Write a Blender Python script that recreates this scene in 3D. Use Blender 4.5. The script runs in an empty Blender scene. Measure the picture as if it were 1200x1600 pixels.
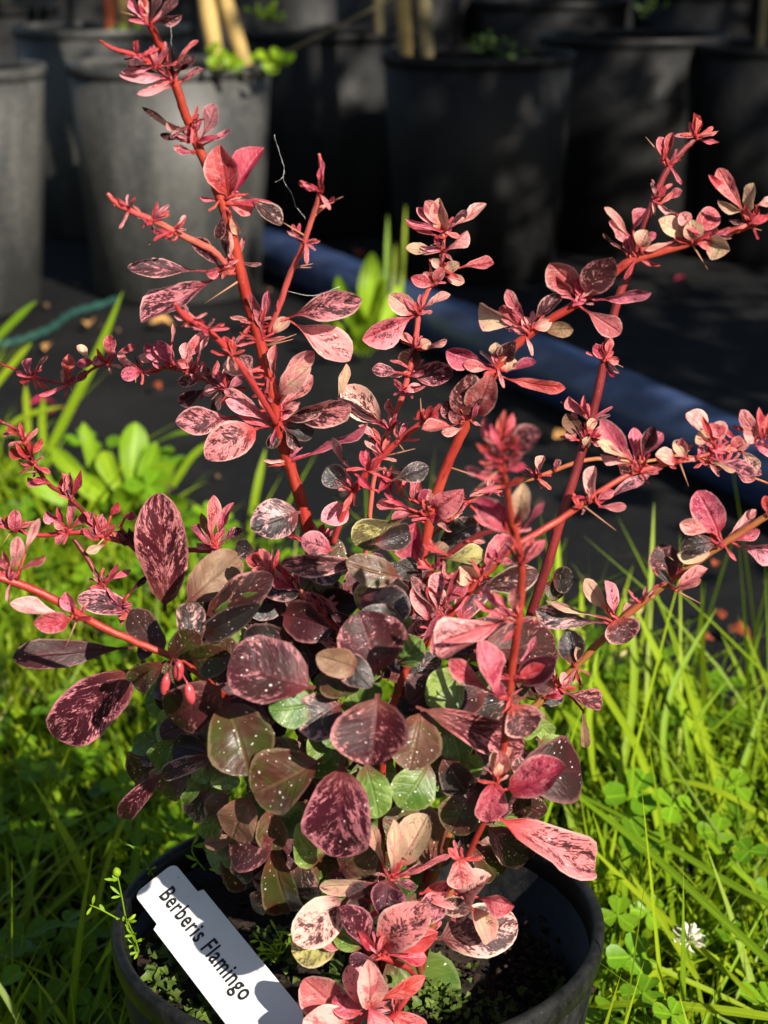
import bpy, bmesh, math, random
from mathutils import Vector, Matrix, noise, Quaternion
random.seed(11)
R = math.radians
sc = bpy.context.scene
# ------------------------------------------------------------------ camera, sky, sun, exposure
CAM_H, PITCH, FPX = 0.51, R(17.65), 2900.0
cd = bpy.data.cameras.new('camera'); cam = bpy.data.objects.new('camera', cd)
sc.collection.objects.link(cam); sc.camera = cam
cam.location = (0, 0, CAM_H); cam.rotation_euler = (R(90) - PITCH, 0, 0)
cd.sensor_width = 36.0; cd.lens = FPX / 1600 * 36.0
cd.clip_start = 0.02; cd.clip_end = 500
cd.dof.use_dof = True; cd.dof.focus_distance = 0.69; cd.dof.aperture_fstop = 15.5
SUN_EL, SUN_AZ = R(30), R(-59)                      # sun stands to the right, a little on the camera's side
SUN = Vector((math.cos(SUN_EL) * math.cos(SUN_AZ), math.cos(SUN_EL) * math.sin(SUN_AZ), math.sin(SUN_EL)))
w = bpy.data.worlds.new('World'); sc.world = w; w.use_nodes = True
nt = w.node_tree; sky = nt.nodes.new('ShaderNodeTexSky'); sky.sky_type = 'NISHITA'; sky.sun_disc = False
sky.sun_elevation = SUN_EL; sky.sun_rotation = R(90) - SUN_AZ
bg = nt.nodes['Background']; bg.inputs[1].default_value = 0.05
nt.links.new(sky.outputs[0], bg.inputs[0])
sl = bpy.data.lights.new('sun', 'SUN'); sl.energy = 5.0; sl.angle = R(0.55); sl.color = (1.0, 0.93, 0.82)
so = bpy.data.objects.new('sun', sl); sc.collection.objects.link(so)
so.rotation_euler = (-SUN).to_track_quat('-Z', 'Y').to_euler(); so.location = SUN * 6
vs = sc.view_settings; vs.view_transform = 'Standard'; vs.look = 'None'; vs.gamma = 1; vs.exposure = 0.9
vs.use_curve_mapping = False
sc.cycles.use_denoising = True
sc.cycles.max_bounces = 8; sc.cycles.transmission_bounces = 4; sc.cycles.transparent_max_bounces = 4
COL = sc.collection

# ------------------------------------------------------------------ helpers
CP, SP = math.cos(PITCH), math.sin(PITCH)
FWD = Vector((0, CP, -SP)); UP = Vector((0, SP, CP)); RIGHT = Vector((1, 0, 0))
CAM = Vector((0, 0, CAM_H))
def P(px, py, Y):
    """point of the place seen at that spot of the photograph, Y metres ahead of the camera"""
    d = FWD + RIGHT * ((px - 600) / FPX) + UP * ((800 - py) / FPX)
    return CAM + d * (Y / d.y)
def G(px, py, z=0.0):
    d = FWD + RIGHT * ((px - 600) / FPX) + UP * ((800 - py) / FPX)
    return CAM + d * ((z - CAM_H) / d.z)
def mpp(p):
    return (p - CAM).dot(FWD) / FPX
def tag(o, label=None, cat=None, group=None, kind=None):
    if label: o['label'] = label
    if cat: o['category'] = cat
    if group: o['group'] = group
    if kind: o['kind'] = kind
    return o
def obj(name, me, mat=None, parent=None, smooth=True):
    o = bpy.data.objects.new(name, me); COL.objects.link(o)
    if mat is not None:
        for m in (mat if isinstance(mat, list) else [mat]):
            me.materials.append(m)
    if parent: o.parent = parent
    if smooth and len(me.polygons):
        me.polygons.foreach_set('use_smooth', [True] * len(me.polygons))
    return o
def empty(name, loc=(0, 0, 0)):
    o = bpy.data.objects.new(name, None); COL.objects.link(o); o.location = loc; o.empty_display_size = 0.05
    return o
def world_child(name, me, mat, parent, smooth=True):
    """mesh in world coordinates, parented to an empty without moving"""
    o = obj(name, me, mat, None, smooth); o.parent = parent
    t = Vector((0, 0, 0)); p = parent
    while p: t += p.location; p = p.parent
    o.location = -t
    return o
class MB:
    def __init__(s): s.v = []; s.f = []; s.uv = []; s.r = []; s.m = []
    def add(s, vs_, fs, uvs=None, rnd=(0, 0), mi=0):
        k = len(s.v); s.v += [tuple(v) for v in vs_]
        s.uv += uvs if uvs else [(0, 0)] * len(vs_)
        s.r += [rnd] * len(vs_)
        for f in fs: s.f.append(tuple(i + k for i in f)); s.m.append(mi)
    def mesh(s, name):
        me = bpy.data.meshes.new(name); me.from_pydata(s.v, [], s.f)
        u = me.uv_layers.new(name='UVMap'); u2 = me.uv_layers.new(name='rnd')
        idx = [0] * len(me.loops); me.loops.foreach_get('vertex_index', idx)
        a = []; b = []
        for i in idx: a.extend(s.uv[i]); b.extend(s.r[i])
        u.data.foreach_set('uv', a); u2.data.foreach_set('uv', b)
        if any(s.m): me.polygons.foreach_set('material_index', s.m)
        return me
def spline(pts, n=6):
    """Catmull-Rom through tuples of any length"""
    if len(pts) < 3: n = max(n, 4)
    out = []; q = [pts[0]] + list(pts) + [pts[-1]]
    for i in range(1, len(q) - 2):
        for k in range(n):
            t = k / n
            out.append(tuple(0.5 * (2 * b + (c - a) * t + (2 * a - 5 * b + 4 * c - d) * t * t + (3 * b - a - 3 * c + d) * t ** 3)
                             for a, b, c, d in zip(q[i - 1], q[i], q[i + 1], q[i + 2])))
    out.append(tuple(pts[-1])); return out
def tube(mb, pts, rad, sides=8, rnd=(0, 0), mi=0, cap=True, wob=0.0):
    """pts: Vectors, rad: list of radii"""
    n = len(pts); vs_, uvs, fs = [], [], []
    ref = Vector((0.3, 0.2, 1)).normalized(); ln = 0
    for i, p in enumerate(pts):
        t = (pts[min(i + 1, n - 1)] - pts[max(i - 1, 0)])
        t = t.normalized() if t.length > 1e-9 else Vector((0, 0, 1))
        if i: ln += (p - pts[i - 1]).length
        a = (ref - t * ref.dot(t))
        if a.length < 1e-4: a = Vector((1, 0, 0)) - t * t.x
        a.normalize(); b = t.cross(a); ref = a
        for k in range(sides):
            an = 2 * math.pi * k / sides
            r = rad[i] * (1 + wob * (((k * 7 + 3) % 5) / 2.5 - 1))
            vs_.append(p + a * (math.cos(an) * r) + b * (math.sin(an) * r)); uvs.append((k / sides, ln * 40))
    for i in range(n - 1):
        for k in range(sides):
            k2 = (k + 1) % sides
            fs.append((i * sides + k, i * sides + k2, (i + 1) * sides + k2, (i + 1) * sides + k))
    if cap:
        fs.append(tuple(range(sides - 1, -1, -1))); fs.append(tuple((n - 1) * sides + k for k in range(sides)))
    mb.add(vs_, fs, uvs, rnd, mi)

# ------------------------------------------------------------------ materials
def newmat(name):
    m = bpy.data.materials.new(name); m.use_nodes = True
    return m, m.node_tree, m.node_tree.nodes['Principled BSDF'], m.node_tree.nodes['Material Output']
def N(t, kind, **kw):
    n = t.nodes.new('ShaderNode' + kind)
    for k, v in kw.items(): setattr(n, k, v)
    return n
def math_(t, op, a, b=None, c=None, clamp=False):
    n = N(t, 'Math', operation=op, use_clamp=clamp)
    for i, x in enumerate((a, b, c)):
        if x is None: continue
        if isinstance(x, (int, float)): n.inputs[i].default_value = x
        else: t.links.new(x, n.inputs[i])
    return n.outputs[0]
def mixc(t, f, a, b, blend='MIX'):
    n = N(t, 'Mix', data_type='RGBA', blend_type=blend)
    for s, x in ((n.inputs[0], f), (n.inputs[6], a), (n.inputs[7], b)):
        if isinstance(x, (int, float)): s.default_value = x
        elif isinstance(x, (tuple, list)): s.default_value = (*x[:3], 1)
        else: t.links.new(x, s)
    return n.outputs[2]
def smooth(t, x, lo, hi):
    n = N(t, 'MapRange', interpolation_type='SMOOTHSTEP')
    t.links.new(x, n.inputs[0]); n.inputs[1].default_value = lo; n.inputs[2].default_value = hi
    return n.outputs[0]
def noise_(t, vec, scale, detail=3, rough=0.5, dist=0.0):
    n = N(t, 'TexNoise'); n.inputs['Scale'].default_value = scale; n.inputs['Detail'].default_value = detail
    n.inputs['Roughness'].default_value = rough; n.inputs['Distortion'].default_value = dist
    if vec is not None: t.links.new(vec, n.inputs['Vector'])
    return n.outputs[0]
def bump(t, h, strength, dist, bs):
    b = N(t, 'Bump'); b.inputs['Strength'].default_value = strength; b.inputs['Distance'].default_value = dist
    t.links.new(h, b.inputs['Height']); t.links.new(b.outputs[0], bs.inputs['Normal']); return b.outputs[0]
def leafvec(t, sx=1.0, sy=1.0):
    uv = N(t, 'UVMap', uv_map='UVMap'); rn = N(t, 'UVMap', uv_map='rnd')
    s1 = N(t, 'SeparateXYZ'); t.links.new(uv.outputs[0], s1.inputs[0])
    s2 = N(t, 'SeparateXYZ'); t.links.new(rn.outputs[0], s2.inputs[0])
    c = N(t, 'CombineXYZ')
    t.links.new(math_(t, 'MULTIPLY', s1.outputs[0], sx), c.inputs[0])
    t.links.new(math_(t, 'MULTIPLY', s1.outputs[1], sy), c.inputs[1])
    t.links.new(math_(t, 'MULTIPLY', s2.outputs[0], 61.0), c.inputs[2])
    return c.outputs[0], s1.outputs[0], s1.outputs[1], s2.outputs[0], s2.outputs[1]
def leaf_mat(name, base, base2, mott, amount, mscale=7.0, stretch=0.45, speck=None, speck_amt=0.0, margin=None, marg_amt=0.0,
             vein=None, rough=0.42, trans=0.3, spec=0.4, soft=0.03, blot=None, blot_amt=0.0):
    m, t, bs, out = newmat(name)
    vec, u, v, r1, r2 = leafvec(t, 0.75, 1.0 * stretch * 2)
    # ground colour drifting over the blade
    big = noise_(t, vec, 2.2, 2)
    col = mixc(t, smooth(t, big, 0.38, 0.62), base, base2)
    au = math_(t, 'ABSOLUTE', math_(t, 'SUBTRACT', math_(t, 'MULTIPLY', u, 2.0), 1.0))
    # streaky mottling that follows the side veins
    cm = N(t, 'CombineXYZ'); t.links.new(math_(t, 'MULTIPLY', u, 0.62), cm.inputs[0])
    t.links.new(math_(t, 'MULTIPLY', math_(t, 'SUBTRACT', v, math_(t, 'MULTIPLY', au, 0.30)), 1.05), cm.inputs[1])
    t.links.new(math_(t, 'MULTIPLY', r1, 83.0), cm.inputs[2]); vm = cm.outputs[0]
    nz = noise_(t, vm, mscale, 6, 0.68, 1.1)
    lo = noise_(t, vm, mscale * 0.3, 2, 0.5, 0.6)
    val = math_(t, 'ADD', math_(t, 'MULTIPLY', nz, 0.58), math_(t, 'MULTIPLY', lo, 0.42))
    val = math_(t, 'ADD', val, math_(t, 'MULTIPLY', math_(t, 'POWER', au, 4.0), 0.05))
    val = math_(t, 'ADD', val, math_(t, 'MULTIPLY', math_(t, 'SUBTRACT', r2, 0.5), 0.15))
    th = 0.5 - (amount - 0.5) * 0.32
    mask = smooth(t, val, th - soft, th + soft)
    mcol = mixc(t, noise_(t, vec, mscale * 1.9, 3), mott, tuple(min(1, c * 1.35 + 0.03) for c in mott))
    col = mixc(t, mask, col, mcol)
    if speck is not None:
        vo = N(t, 'TexVoronoi'); vo.inputs['Scale'].default_value = 15; t.links.new(vec, vo.inputs['Vector'])
        sx_ = N(t, 'SeparateColor'); t.links.new(vo.outputs['Color'], sx_.inputs[0])
        sp = smooth(t, math_(t, 'DIVIDE', vo.outputs['Distance'], math_(t, 'ADD', 0.15, math_(t, 'MULTIPLY', math_(t, 'POWER', sx_.outputs[0], 2.0), 1.5))), 0.19, 0.12)
        gate = smooth(t, noise_(t, vec, 4.0, 2), 0.62 - speck_amt * 0.3, 0.70 - speck_amt * 0.3)
        col = mixc(t, math_(t, 'MULTIPLY', sp, gate), col, speck)
    if blot is not None:
        c2 = N(t, 'VectorMath', operation='ADD'); t.links.new(vec, c2.inputs[0]); c2.inputs[1].default_value = (3.7, 9.1, 2.2)
        bz = noise_(t, c2.outputs[0], 19, 5, 0.65, 1.6); bl = noise_(t, c2.outputs[0], 3.5, 2)
        bz = math_(t, 'ADD', math_(t, 'MULTIPLY', bz, 0.6), math_(t, 'MULTIPLY', bl, 0.4))
        k = math_(t, 'MULTIPLY', smooth(t, bz, 0.60 - blot_amt * .2, 0.635 - blot_amt * .2), smooth(t, au, 0.95, 0.6))
        col = mixc(t, k, col, blot)
    if margin is not None:
        e = smooth(t, math_(t, 'ADD', au, math_(t, 'MULTIPLY', math_(t, 'SUBTRACT', nz, 0.5), 0.35)), 0.84, 0.95)
        col = mixc(t, math_(t, 'MULTIPLY', e, marg_amt), col, margin)
    if vein is not None:
        rib = smooth(t, au, 0.10, 0.02)
        wv = N(t, 'TexWave'); wv.wave_type = 'BANDS'; wv.bands_direction = 'Y'
        cv = N(t, 'CombineXYZ'); t.links.new(math_(t, 'SUBTRACT', v, math_(t, 'MULTIPLY', au, 0.22)), cv.inputs[1])
        t.links.new(cv.outputs[0], wv.inputs['Vector']); wv.inputs['Scale'].default_value = 3.2
        side = math_(t, 'MULTIPLY', smooth(t, wv.outputs[1], 0.9, 1.0), 0.22)
        col = mixc(t, math_(t, 'MULTIPLY', math_(t, 'MAXIMUM', rib, side), 0.55), col, vein)
    pet = smooth(t, v, 0.46, 0.08)
    col = mixc(t, math_(t, 'MULTIPLY', math_(t, 'POWER', pet, 1.5), 0.85), col, (0.42, 0.028, 0.04) if name in ('leaf_pink','leaf_pale_pink','leaf_cream','leaf_crimson','leaf_marbled') else (0.14, 0.03, 0.025))
    hv = N(t, 'HueSaturation'); t.links.new(col, hv.inputs['Color'])
    t.links.new(math_(t, 'ADD', 0.488, math_(t, 'MULTIPLY', r1, 0.024)), hv.inputs['Hue'])
    t.links.new(math_(t, 'ADD', 0.82, math_(t, 'MULTIPLY', r2, 0.36)), hv.inputs['Value'])
    col = hv.outputs[0]
    t.links.new(col, bs.inputs['Base Color'])
    t.links.new(math_(t, 'ADD', rough - 0.08, math_(t, 'MULTIPLY', nz, 0.2)), bs.inputs['Roughness'])
    bs.inputs['Specular IOR Level'].default_value = spec
    wv2 = N(t, 'TexWave'); wv2.wave_type = 'BANDS'; wv2.bands_direction = 'Y'
    cv2 = N(t, 'CombineXYZ'); t.links.new(math_(t, 'SUBTRACT', v, math_(t, 'MULTIPLY', au, 0.20)), cv2.inputs[1])
    t.links.new(cv2.outputs[0], wv2.inputs['Vector']); wv2.inputs['Scale'].default_value = 1.9; wv2.inputs['Distortion'].default_value = 0.5
    hgt = math_(t, 'ADD', math_(t, 'MULTIPLY', nz, 0.8), math_(t, 'MULTIPLY', smooth(t, au, 0.0, 0.14), 0.9))
    hgt = math_(t, 'ADD', hgt, math_(t, 'MULTIPLY', smooth(t, wv2.outputs[1], 0.35, 0.0), -0.16))
    nb = bump(t, hgt, 0.55, 0.0007, bs)
    tr = N(t, 'BsdfTranslucent'); t.links.new(col, tr.inputs[0])
    mx = N(t, 'MixShader'); mx.inputs[0].default_value = trans
    t.links.new(bs.outputs[0], mx.inputs[1]); t.links.new(tr.outputs[0], mx.inputs[2]); t.links.new(mx.outputs[0], out.inputs[0])
    return m
PINK = (0.62, 0.20, 0.21); DARK = (0.040, 0.010, 0.014); CREAM = (0.80, 0.58, 0.44); WINE = (0.085, 0.016, 0.024)
LM = {
 'D': leaf_mat('leaf_burgundy', (0.052, 0.012, 0.014), (0.036, 0.015, 0.012), (0.34, 0.12, 0.12), 0.09, 20, 0.5, (0.75, 0.58, 0.56), 0.45, (0.36, 0.15, 0.14), 0.4, (0.09, 0.02, 0.02), 0.34, 0.14, 0.36),
 'W': leaf_mat('leaf_wine_flecked', (0.060, 0.008, 0.015), (0.036, 0.007, 0.011), (0.42, 0.13, 0.15), 0.20, 24, 0.5, (0.7, 0.45, 0.45), 0.45, (0.5, 0.18, 0.2), 0.55, (0.09, 0.013, 0.02), 0.36, 0.16, 0.36),
 'X': leaf_mat('leaf_blackish', (0.020, 0.012, 0.014), (0.028, 0.022, 0.017), (0.36, 0.18, 0.17), 0.16, 12, 0.5, (0.7, 0.6, 0.58), 0.35, (0.34, 0.18, 0.16), 0.4, (0.06, 0.04, 0.035), 0.33, 0.12, 0.55),
 'B': leaf_mat('leaf_bronze_green', (0.055, 0.062, 0.012), (0.066, 0.024, 0.014), (0.09, 0.035, 0.02), 0.35, 5, 0.6, (0.8, 0.75, 0.68), 0.7, (0.3, 0.22, 0.12), 0.4, (0.15, 0.09, 0.04), 0.32, 0.2, 0.4, 0.08),
 'G': leaf_mat('leaf_green', (0.070, 0.15, 0.022), (0.11, 0.17, 0.025), (0.17, 0.24, 0.05), 0.35, 6, 0.6, (0.75, 0.78, 0.65), 0.7, (0.3, 0.34, 0.14), 0.35, (0.2, 0.26, 0.08), 0.34, 0.3, 0.5, 0.08),
 'M': leaf_mat('leaf_marbled', (0.065, 0.018, 0.022), (0.045, 0.014, 0.018), (0.58, 0.18, 0.20), 0.46, 22, 0.34, (0.82, 0.62, 0.56), 0.35, (0.68, 0.36, 0.33), 0.9, None, 0.42, 0.22),
 'Y': leaf_mat('leaf_cream_marbled', (0.085, 0.028, 0.028), (0.05, 0.018, 0.018), (0.62, 0.32, 0.27), 0.46, 19, 0.34, (0.75, 0.62, 0.5), 0.35, (0.70, 0.50, 0.40), 0.95, None, 0.42, 0.25),
 'K': leaf_mat('leaf_pink', (0.42, 0.038, 0.075), (0.50, 0.085, 0.115), (0.60, 0.155, 0.185), 0.46, 12, 0.4, (0.15, 0.014, 0.028), 0.5, (0.70, 0.31, 0.30), 0.7, (0.40, 0.05, 0.07), 0.45, 0.3, 0.35, 0.05, (0.10, 0.012, 0.022), 0.3),
 'L': leaf_mat('leaf_pale_pink', (0.50, 0.085, 0.115), (0.57, 0.155, 0.17), (0.65, 0.30, 0.275), 0.46, 11, 0.4, (0.2, 0.03, 0.04), 0.35, (0.74, 0.48, 0.42), 0.7, (0.48, 0.09, 0.1), 0.45, 0.32, 0.35, 0.06, (0.13, 0.02, 0.028), 0.15),
 'C': leaf_mat('leaf_cream', (0.62, 0.39, 0.27), (0.64, 0.47, 0.29), (0.56, 0.22, 0.19), 0.42, 9, 0.4, (0.10, 0.025, 0.025), 0.42, (0.76, 0.55, 0.42), 0.5, (0.54, 0.22, 0.18), 0.45, 0.3, 0.35, 0.06, (0.12, 0.03, 0.03), 0.16),
 'E': leaf_mat('leaf_cream_green', (0.50, 0.42, 0.16), (0.40, 0.36, 0.11), (0.11, 0.075, 0.03), 0.45, 13, 0.4, (0.8, 0.7, 0.5), 0.3, (0.7, 0.55, 0.33), 0.8, None, 0.42, 0.3),
 'R': leaf_mat('leaf_crimson', (0.44, 0.026, 0.040), (0.52, 0.05, 0.06), (0.60, 0.12, 0.13), 0.42, 9, 0.4, (0.16, 0.01, 0.02), 0.2, (0.62, 0.15, 0.16), 0.5, (0.36, 0.016, 0.024), 0.42, 0.32, 0.4, 0.06),
 'N': leaf_mat('leaf_tan_underside', (0.23, 0.125, 0.075), (0.18, 0.09, 0.055), (0.28, 0.17, 0.10), 0.4, 5, 0.6, (0.5, 0.35, 0.26), 0.3, (0.36, 0.16, 0.12), 0.5, (0.16, 0.10, 0.06), 0.5, 0.22, 0.3, 0.1),
}
LKEYS = list(LM)
def stem_mat(name, c1, c2, c3):
    m, t, bs, out = newmat(name)
    uv = N(t, 'UVMap', uv_map='UVMap'); mp = N(t, 'Mapping'); mp.inputs['Scale'].default_value = (11, 2.5, 1)
    t.links.new(uv.outputs[0], mp.inputs[0])
    nz = noise_(t, mp.outputs[0], 1.0, 4, 0.6)
    tc = N(t, 'TexCoord'); n2 = noise_(t, tc.outputs['Object'], 45, 2)
    col = mixc(t, smooth(t, n2, 0.35, 0.65), c1, c2)
    col = mixc(t, smooth(t, nz, 0.55, 0.7), col, c3)
    n3 = noise_(t, tc.outputs['Object'], 900, 2)
    col = mixc(t, math_(t, 'MULTIPLY', smooth(t, n3, 0.62, 0.72), 0.22), col, (0.45, 0.18, 0.1))
    t.links.new(col, bs.inputs['Base Color']); bs.inputs['Roughness'].default_value = 0.42
    bump(t, nz, 0.6, 0.0006, bs); return m
SM = {'o': stem_mat('stem_red_bark', (0.30, 0.024, 0.017), (0.36, 0.045, 0.025), (0.13, 0.010, 0.010)),
      'r': stem_mat('stem_crimson', (0.36, 0.022, 0.028), (0.44, 0.045, 0.042), (0.18, 0.010, 0.014)),
      'p': stem_mat('stem_pinkish', (0.48, 0.075, 0.07), (0.52, 0.12, 0.085), (0.30, 0.03, 0.03)),
      'y': stem_mat('stem_ochre', (0.30, 0.14, 0.04), (0.36, 0.09, 0.035), (0.17, 0.055, 0.02)),
      'd': stem_mat('stem_dark', (0.12, 0.011, 0.015), (0.20, 0.02, 0.02), (0.05, 0.008, 0.010))}
def plain(name, col, rough=0.6, spec=0.4, nscale=30, var=0.25, bmp=0.3, bdist=0.002, coord='Object'):
    m, t, bs, out = newmat(name); tc = N(t, 'TexCoord')
    nz = noise_(t, tc.outputs[coord], nscale, 5, 0.6); n2 = noise_(t, tc.outputs[coord], nscale * 0.13, 3)
    v = math_(t, 'ADD', math_(t, 'MULTIPLY', nz, 0.6), math_(t, 'MULTIPLY', n2, 0.4))
    c = mixc(t, smooth(t, v, 0.3, 0.7), tuple(x * (1 - var) for x in col), tuple(min(1, x * (1 + var)) for x in col))
    t.links.new(c, bs.inputs['Base Color']); bs.inputs['Roughness'].default_value = rough
    bs.inputs['Specular IOR Level'].default_value = spec; bump(t, nz, bmp, bdist, bs); return m
def foliage(name, c1, c2, trans=0.4, rough=0.45, vein=True):
    m, t, bs, out = newmat(name); vec, u, v, r1, r2 = leafvec(t)
    col = mixc(t, r1, c1, c2)
    col = mixc(t, math_(t, 'MULTIPLY', smooth(t, noise_(t, vec, 5, 3), 0.45, 0.7), 0.35), col, tuple(c * 0.6 for c in c1))
    if vein:
        au = math_(t, 'ABSOLUTE', math_(t, 'SUBTRACT', math_(t, 'MULTIPLY', u, 2.0), 1.0))
        col = mixc(t, math_(t, 'MULTIPLY', smooth(t, au, 0.14, 0.03), 0.4), col, tuple(min(1, c * 1.7) for c in c2))
    hv = N(t, 'HueSaturation'); t.links.new(col, hv.inputs['Color'])
    t.links.new(math_(t, 'ADD', 0.65, math_(t, 'MULTIPLY', r2, 0.7)), hv.inputs['Value']); col = hv.outputs[0]
    t.links.new(col, bs.inputs['Base Color']); bs.inputs['Roughness'].default_value = rough; bs.inputs['Specular IOR Level'].default_value = .25
    tr = N(t, 'BsdfTranslucent'); t.links.new(mixc(t, 1.0, col, (1.0, 1.0, 0.35), 'MULTIPLY'), tr.inputs[0])
    mx = N(t, 'MixShader'); mx.inputs[0].default_value = trans
    t.links.new(bs.outputs[0], mx.inputs[1]); t.links.new(tr.outputs[0], mx.inputs[2]); t.links.new(mx.outputs[0], out.inputs[0])
    return m
M_GRASS = foliage('grass_blades', (0.14, 0.26, 0.008), (0.28, 0.36, 0.012), 0.42, 0.48)
M_STRAW = foliage('dry_straw', (0.42, 0.33, 0.14), (0.5, 0.42, 0.2), 0.3)
M_CLOVER = foliage('clover_leaf', (0.085, 0.20, 0.008), (0.16, 0.29, 0.010), 0.38, 0.42)
M_WEED = foliage('weed_leaf', (0.15, 0.29, 0.012), (0.26, 0.38, 0.015), 0.42)
M_DKLEAF = foliage('hedge_leaf', (0.03, 0.06, 0.015), (0.06, 0.10, 0.02), 0.25)
M_LIVER = foliage('liverwort', (0.055, 0.09, 0.015), (0.12, 0.17, 0.03), 0.25, 0.5, False)
M_SOIL = plain('potting_soil', (0.022, 0.014, 0.010), 0.9, 0.2, 220, 0.6, 1.0, 0.003)
M_CRUMB = plain('soil_crumb', (0.030, 0.017, 0.011), 0.9, 0.2, 400, 0.6, 1.0, 0.002)
M_THORN = plain('thorn', (0.36, 0.17, 0.10), 0.5, 0.3, 60, 0.2, 0.1)
M_WHITE = plain('label_plastic', (0.80, 0.80, 0.78), 0.35, 0.4, 90, 0.03, 0.04, 0.0004)
def grime():
    t = M_WHITE.node_tree; bs = t.nodes['Principled BSDF']; src = bs.inputs['Base Color'].links[0].from_socket; tc = N(t, 'TexCoord')
    a = noise_(t, tc.outputs['Object'], 420, 3, 0.6); b = noise_(t, tc.outputs['Object'], 60, 3)
    k = math_(t, 'MULTIPLY', smooth(t, a, 0.66, 0.72), smooth(t, b, 0.45, 0.6))
    c = mixc(t, math_(t, 'MULTIPLY', k, .8), src, (0.22, 0.18, 0.13)); c = mixc(t, math_(t, 'MULTIPLY', smooth(t, b, .5, .8), .25), c, (0.6, 0.58, 0.5)); t.links.new(c, bs.inputs['Base Color'])
grime()
M_INK = plain('label_ink', (0.02, 0.02, 0.022), 0.5, 0.3, 200, 0.3, 0.0)
M_STAKE = plain('bamboo', (0.40, 0.27, 0.09), 0.5, 0.4, 20, 0.25, 0.2)
M_STAKED = plain('weathered_cane', (0.17, 0.14, 0.07), 0.6, 0.3, 20, 0.3, 0.2)
M_TWINE = plain('teal_twine', (0.016, 0.06, 0.05), 0.6, 0.3, 300, 0.3, 0.5)
M_RUST = plain('fallen_leaf', (0.26, 0.055, 0.02), 0.6, 0.3, 80, 0.4, 0.3)
M_LITTER = plain('litter_crumbs', (0.10, 0.06, 0.035), 0.8, 0.2, 30, 0.8, 0.3)
M_OCHRE = plain('fallen_leaf_ochre', (0.42, 0.22, 0.07), 0.6, 0.3, 80, 0.4, 0.3)
M_PETAL = plain('pink_petal', (0.70, 0.05, 0.14), 0.5, 0.3, 60, 0.2, 0.1)
M_WEB = plain('cobweb_silk', (0.6, 0.6, 0.6), 0.5, 0.4, 60, 0.05, 0.0)
M_FLOWER = plain('clover_floret', (0.80, 0.76, 0.60), 0.6, 0.3, 60, 0.1, 0.1)
M_BARK = plain('bark', (0.12, 0.085, 0.055), 0.85, 0.2, 40, 0.4, 0.8, 0.004)
M_BERRY = plain('berry_skin', (0.48, 0.06, 0.07), 0.28, 0.5, 300, 0.35, 0.1, 0.0004)
def pot_plastic(name, base, dust, amt, rough, streak=True):
    m, t, bs, out = newmat(name); tc = N(t, 'TexCoord')
    mp = N(t, 'Mapping'); mp.inputs['Scale'].default_value = (1, 1, 0.35); t.links.new(tc.outputs['Object'], mp.inputs[0])
    a = noise_(t, mp.outputs[0], 14, 5, 0.65, 0.4); b = noise_(t, tc.outputs['Object'], 160, 4, 0.7); c = noise_(t, tc.outputs['Object'], 700, 3, 0.6)
    v = math_(t, 'ADD', math_(t, 'MULTIPLY', a, 0.6), math_(t, 'MULTIPLY', b, 0.4))
    k = math_(t, 'MULTIPLY', smooth(t, v, 0.40, 0.68), amt)
    col = mixc(t, k, base, dust)
    sp = math_(t, 'MULTIPLY', smooth(t, c, 0.64, 0.72), amt)
    col = mixc(t, sp, col, tuple(min(1, d * 1.8) for d in dust))
    t.links.new(col, bs.inputs['Base Color'])
    t.links.new(math_(t, 'ADD', rough, math_(t, 'MULTIPLY', k, 0.3)), bs.inputs['Roughness'])
    bump(t, b, 0.25, 0.001, bs); return m
M_POT = pot_plastic('black_pot_plastic', (0.004, 0.004, 0.0042), (0.05, 0.05, 0.047), 0.38, 0.42); M_POT.node_tree.nodes['Principled BSDF'].inputs['Specular IOR Level'].default_value = .22
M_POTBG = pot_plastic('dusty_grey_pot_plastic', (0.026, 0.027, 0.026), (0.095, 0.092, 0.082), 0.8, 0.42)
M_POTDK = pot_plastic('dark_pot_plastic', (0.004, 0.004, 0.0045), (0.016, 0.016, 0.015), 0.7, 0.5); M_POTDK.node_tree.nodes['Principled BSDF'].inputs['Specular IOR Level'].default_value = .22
def fabric_mat():
    m, t, bs, out = newmat('woven_ground_cover'); tc = N(t, 'TexCoord')
    mp = N(t, 'Mapping'); mp.inputs['Rotation'].default_value = (0, 0, R(36)); t.links.new(tc.outputs['Object'], mp.inputs[0])
    w1 = N(t, 'TexWave', bands_direction='Y'); w1.inputs['Scale'].default_value = 62; w1.inputs['Distortion'].default_value = 0.6
    w2 = N(t, 'TexWave', bands_direction='X'); w2.inputs['Scale'].default_value = 90
    t.links.new(mp.outputs[0], w1.inputs[0]); t.links.new(mp.outputs[0], w2.inputs[0])
    dirt = noise_(t, tc.outputs['Object'], 5, 6, 0.65, 0.5); fine = noise_(t, tc.outputs['Object'], 120, 3, 0.7)
    col = mixc(t, smooth(t, dirt, 0.42, 0.75), (0.007, 0.0073, 0.008), (0.022, 0.021, 0.020))
    col = mixc(t, math_(t, 'MULTIPLY', smooth(t, fine, 0.6, 0.72), 0.5), col, (0.09, 0.075, 0.055))
    t.links.new(col, bs.inputs['Base Color']); bs.inputs['Roughness'].default_value = 0.7; bs.inputs['Specular IOR Level'].default_value = .2
    h = math_(t, 'ADD', w1.outputs[1], math_(t, 'MULTIPLY', w2.outputs[1], 0.4)); bump(t, h, 1.0, 0.003, bs); return m
M_FABRIC = fabric_mat()
M_GROUND = plain('lawn_earth', (0.014, 0.016, 0.007), 0.95, 0.1, 40, 0.5, 0.8, 0.01)
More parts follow.
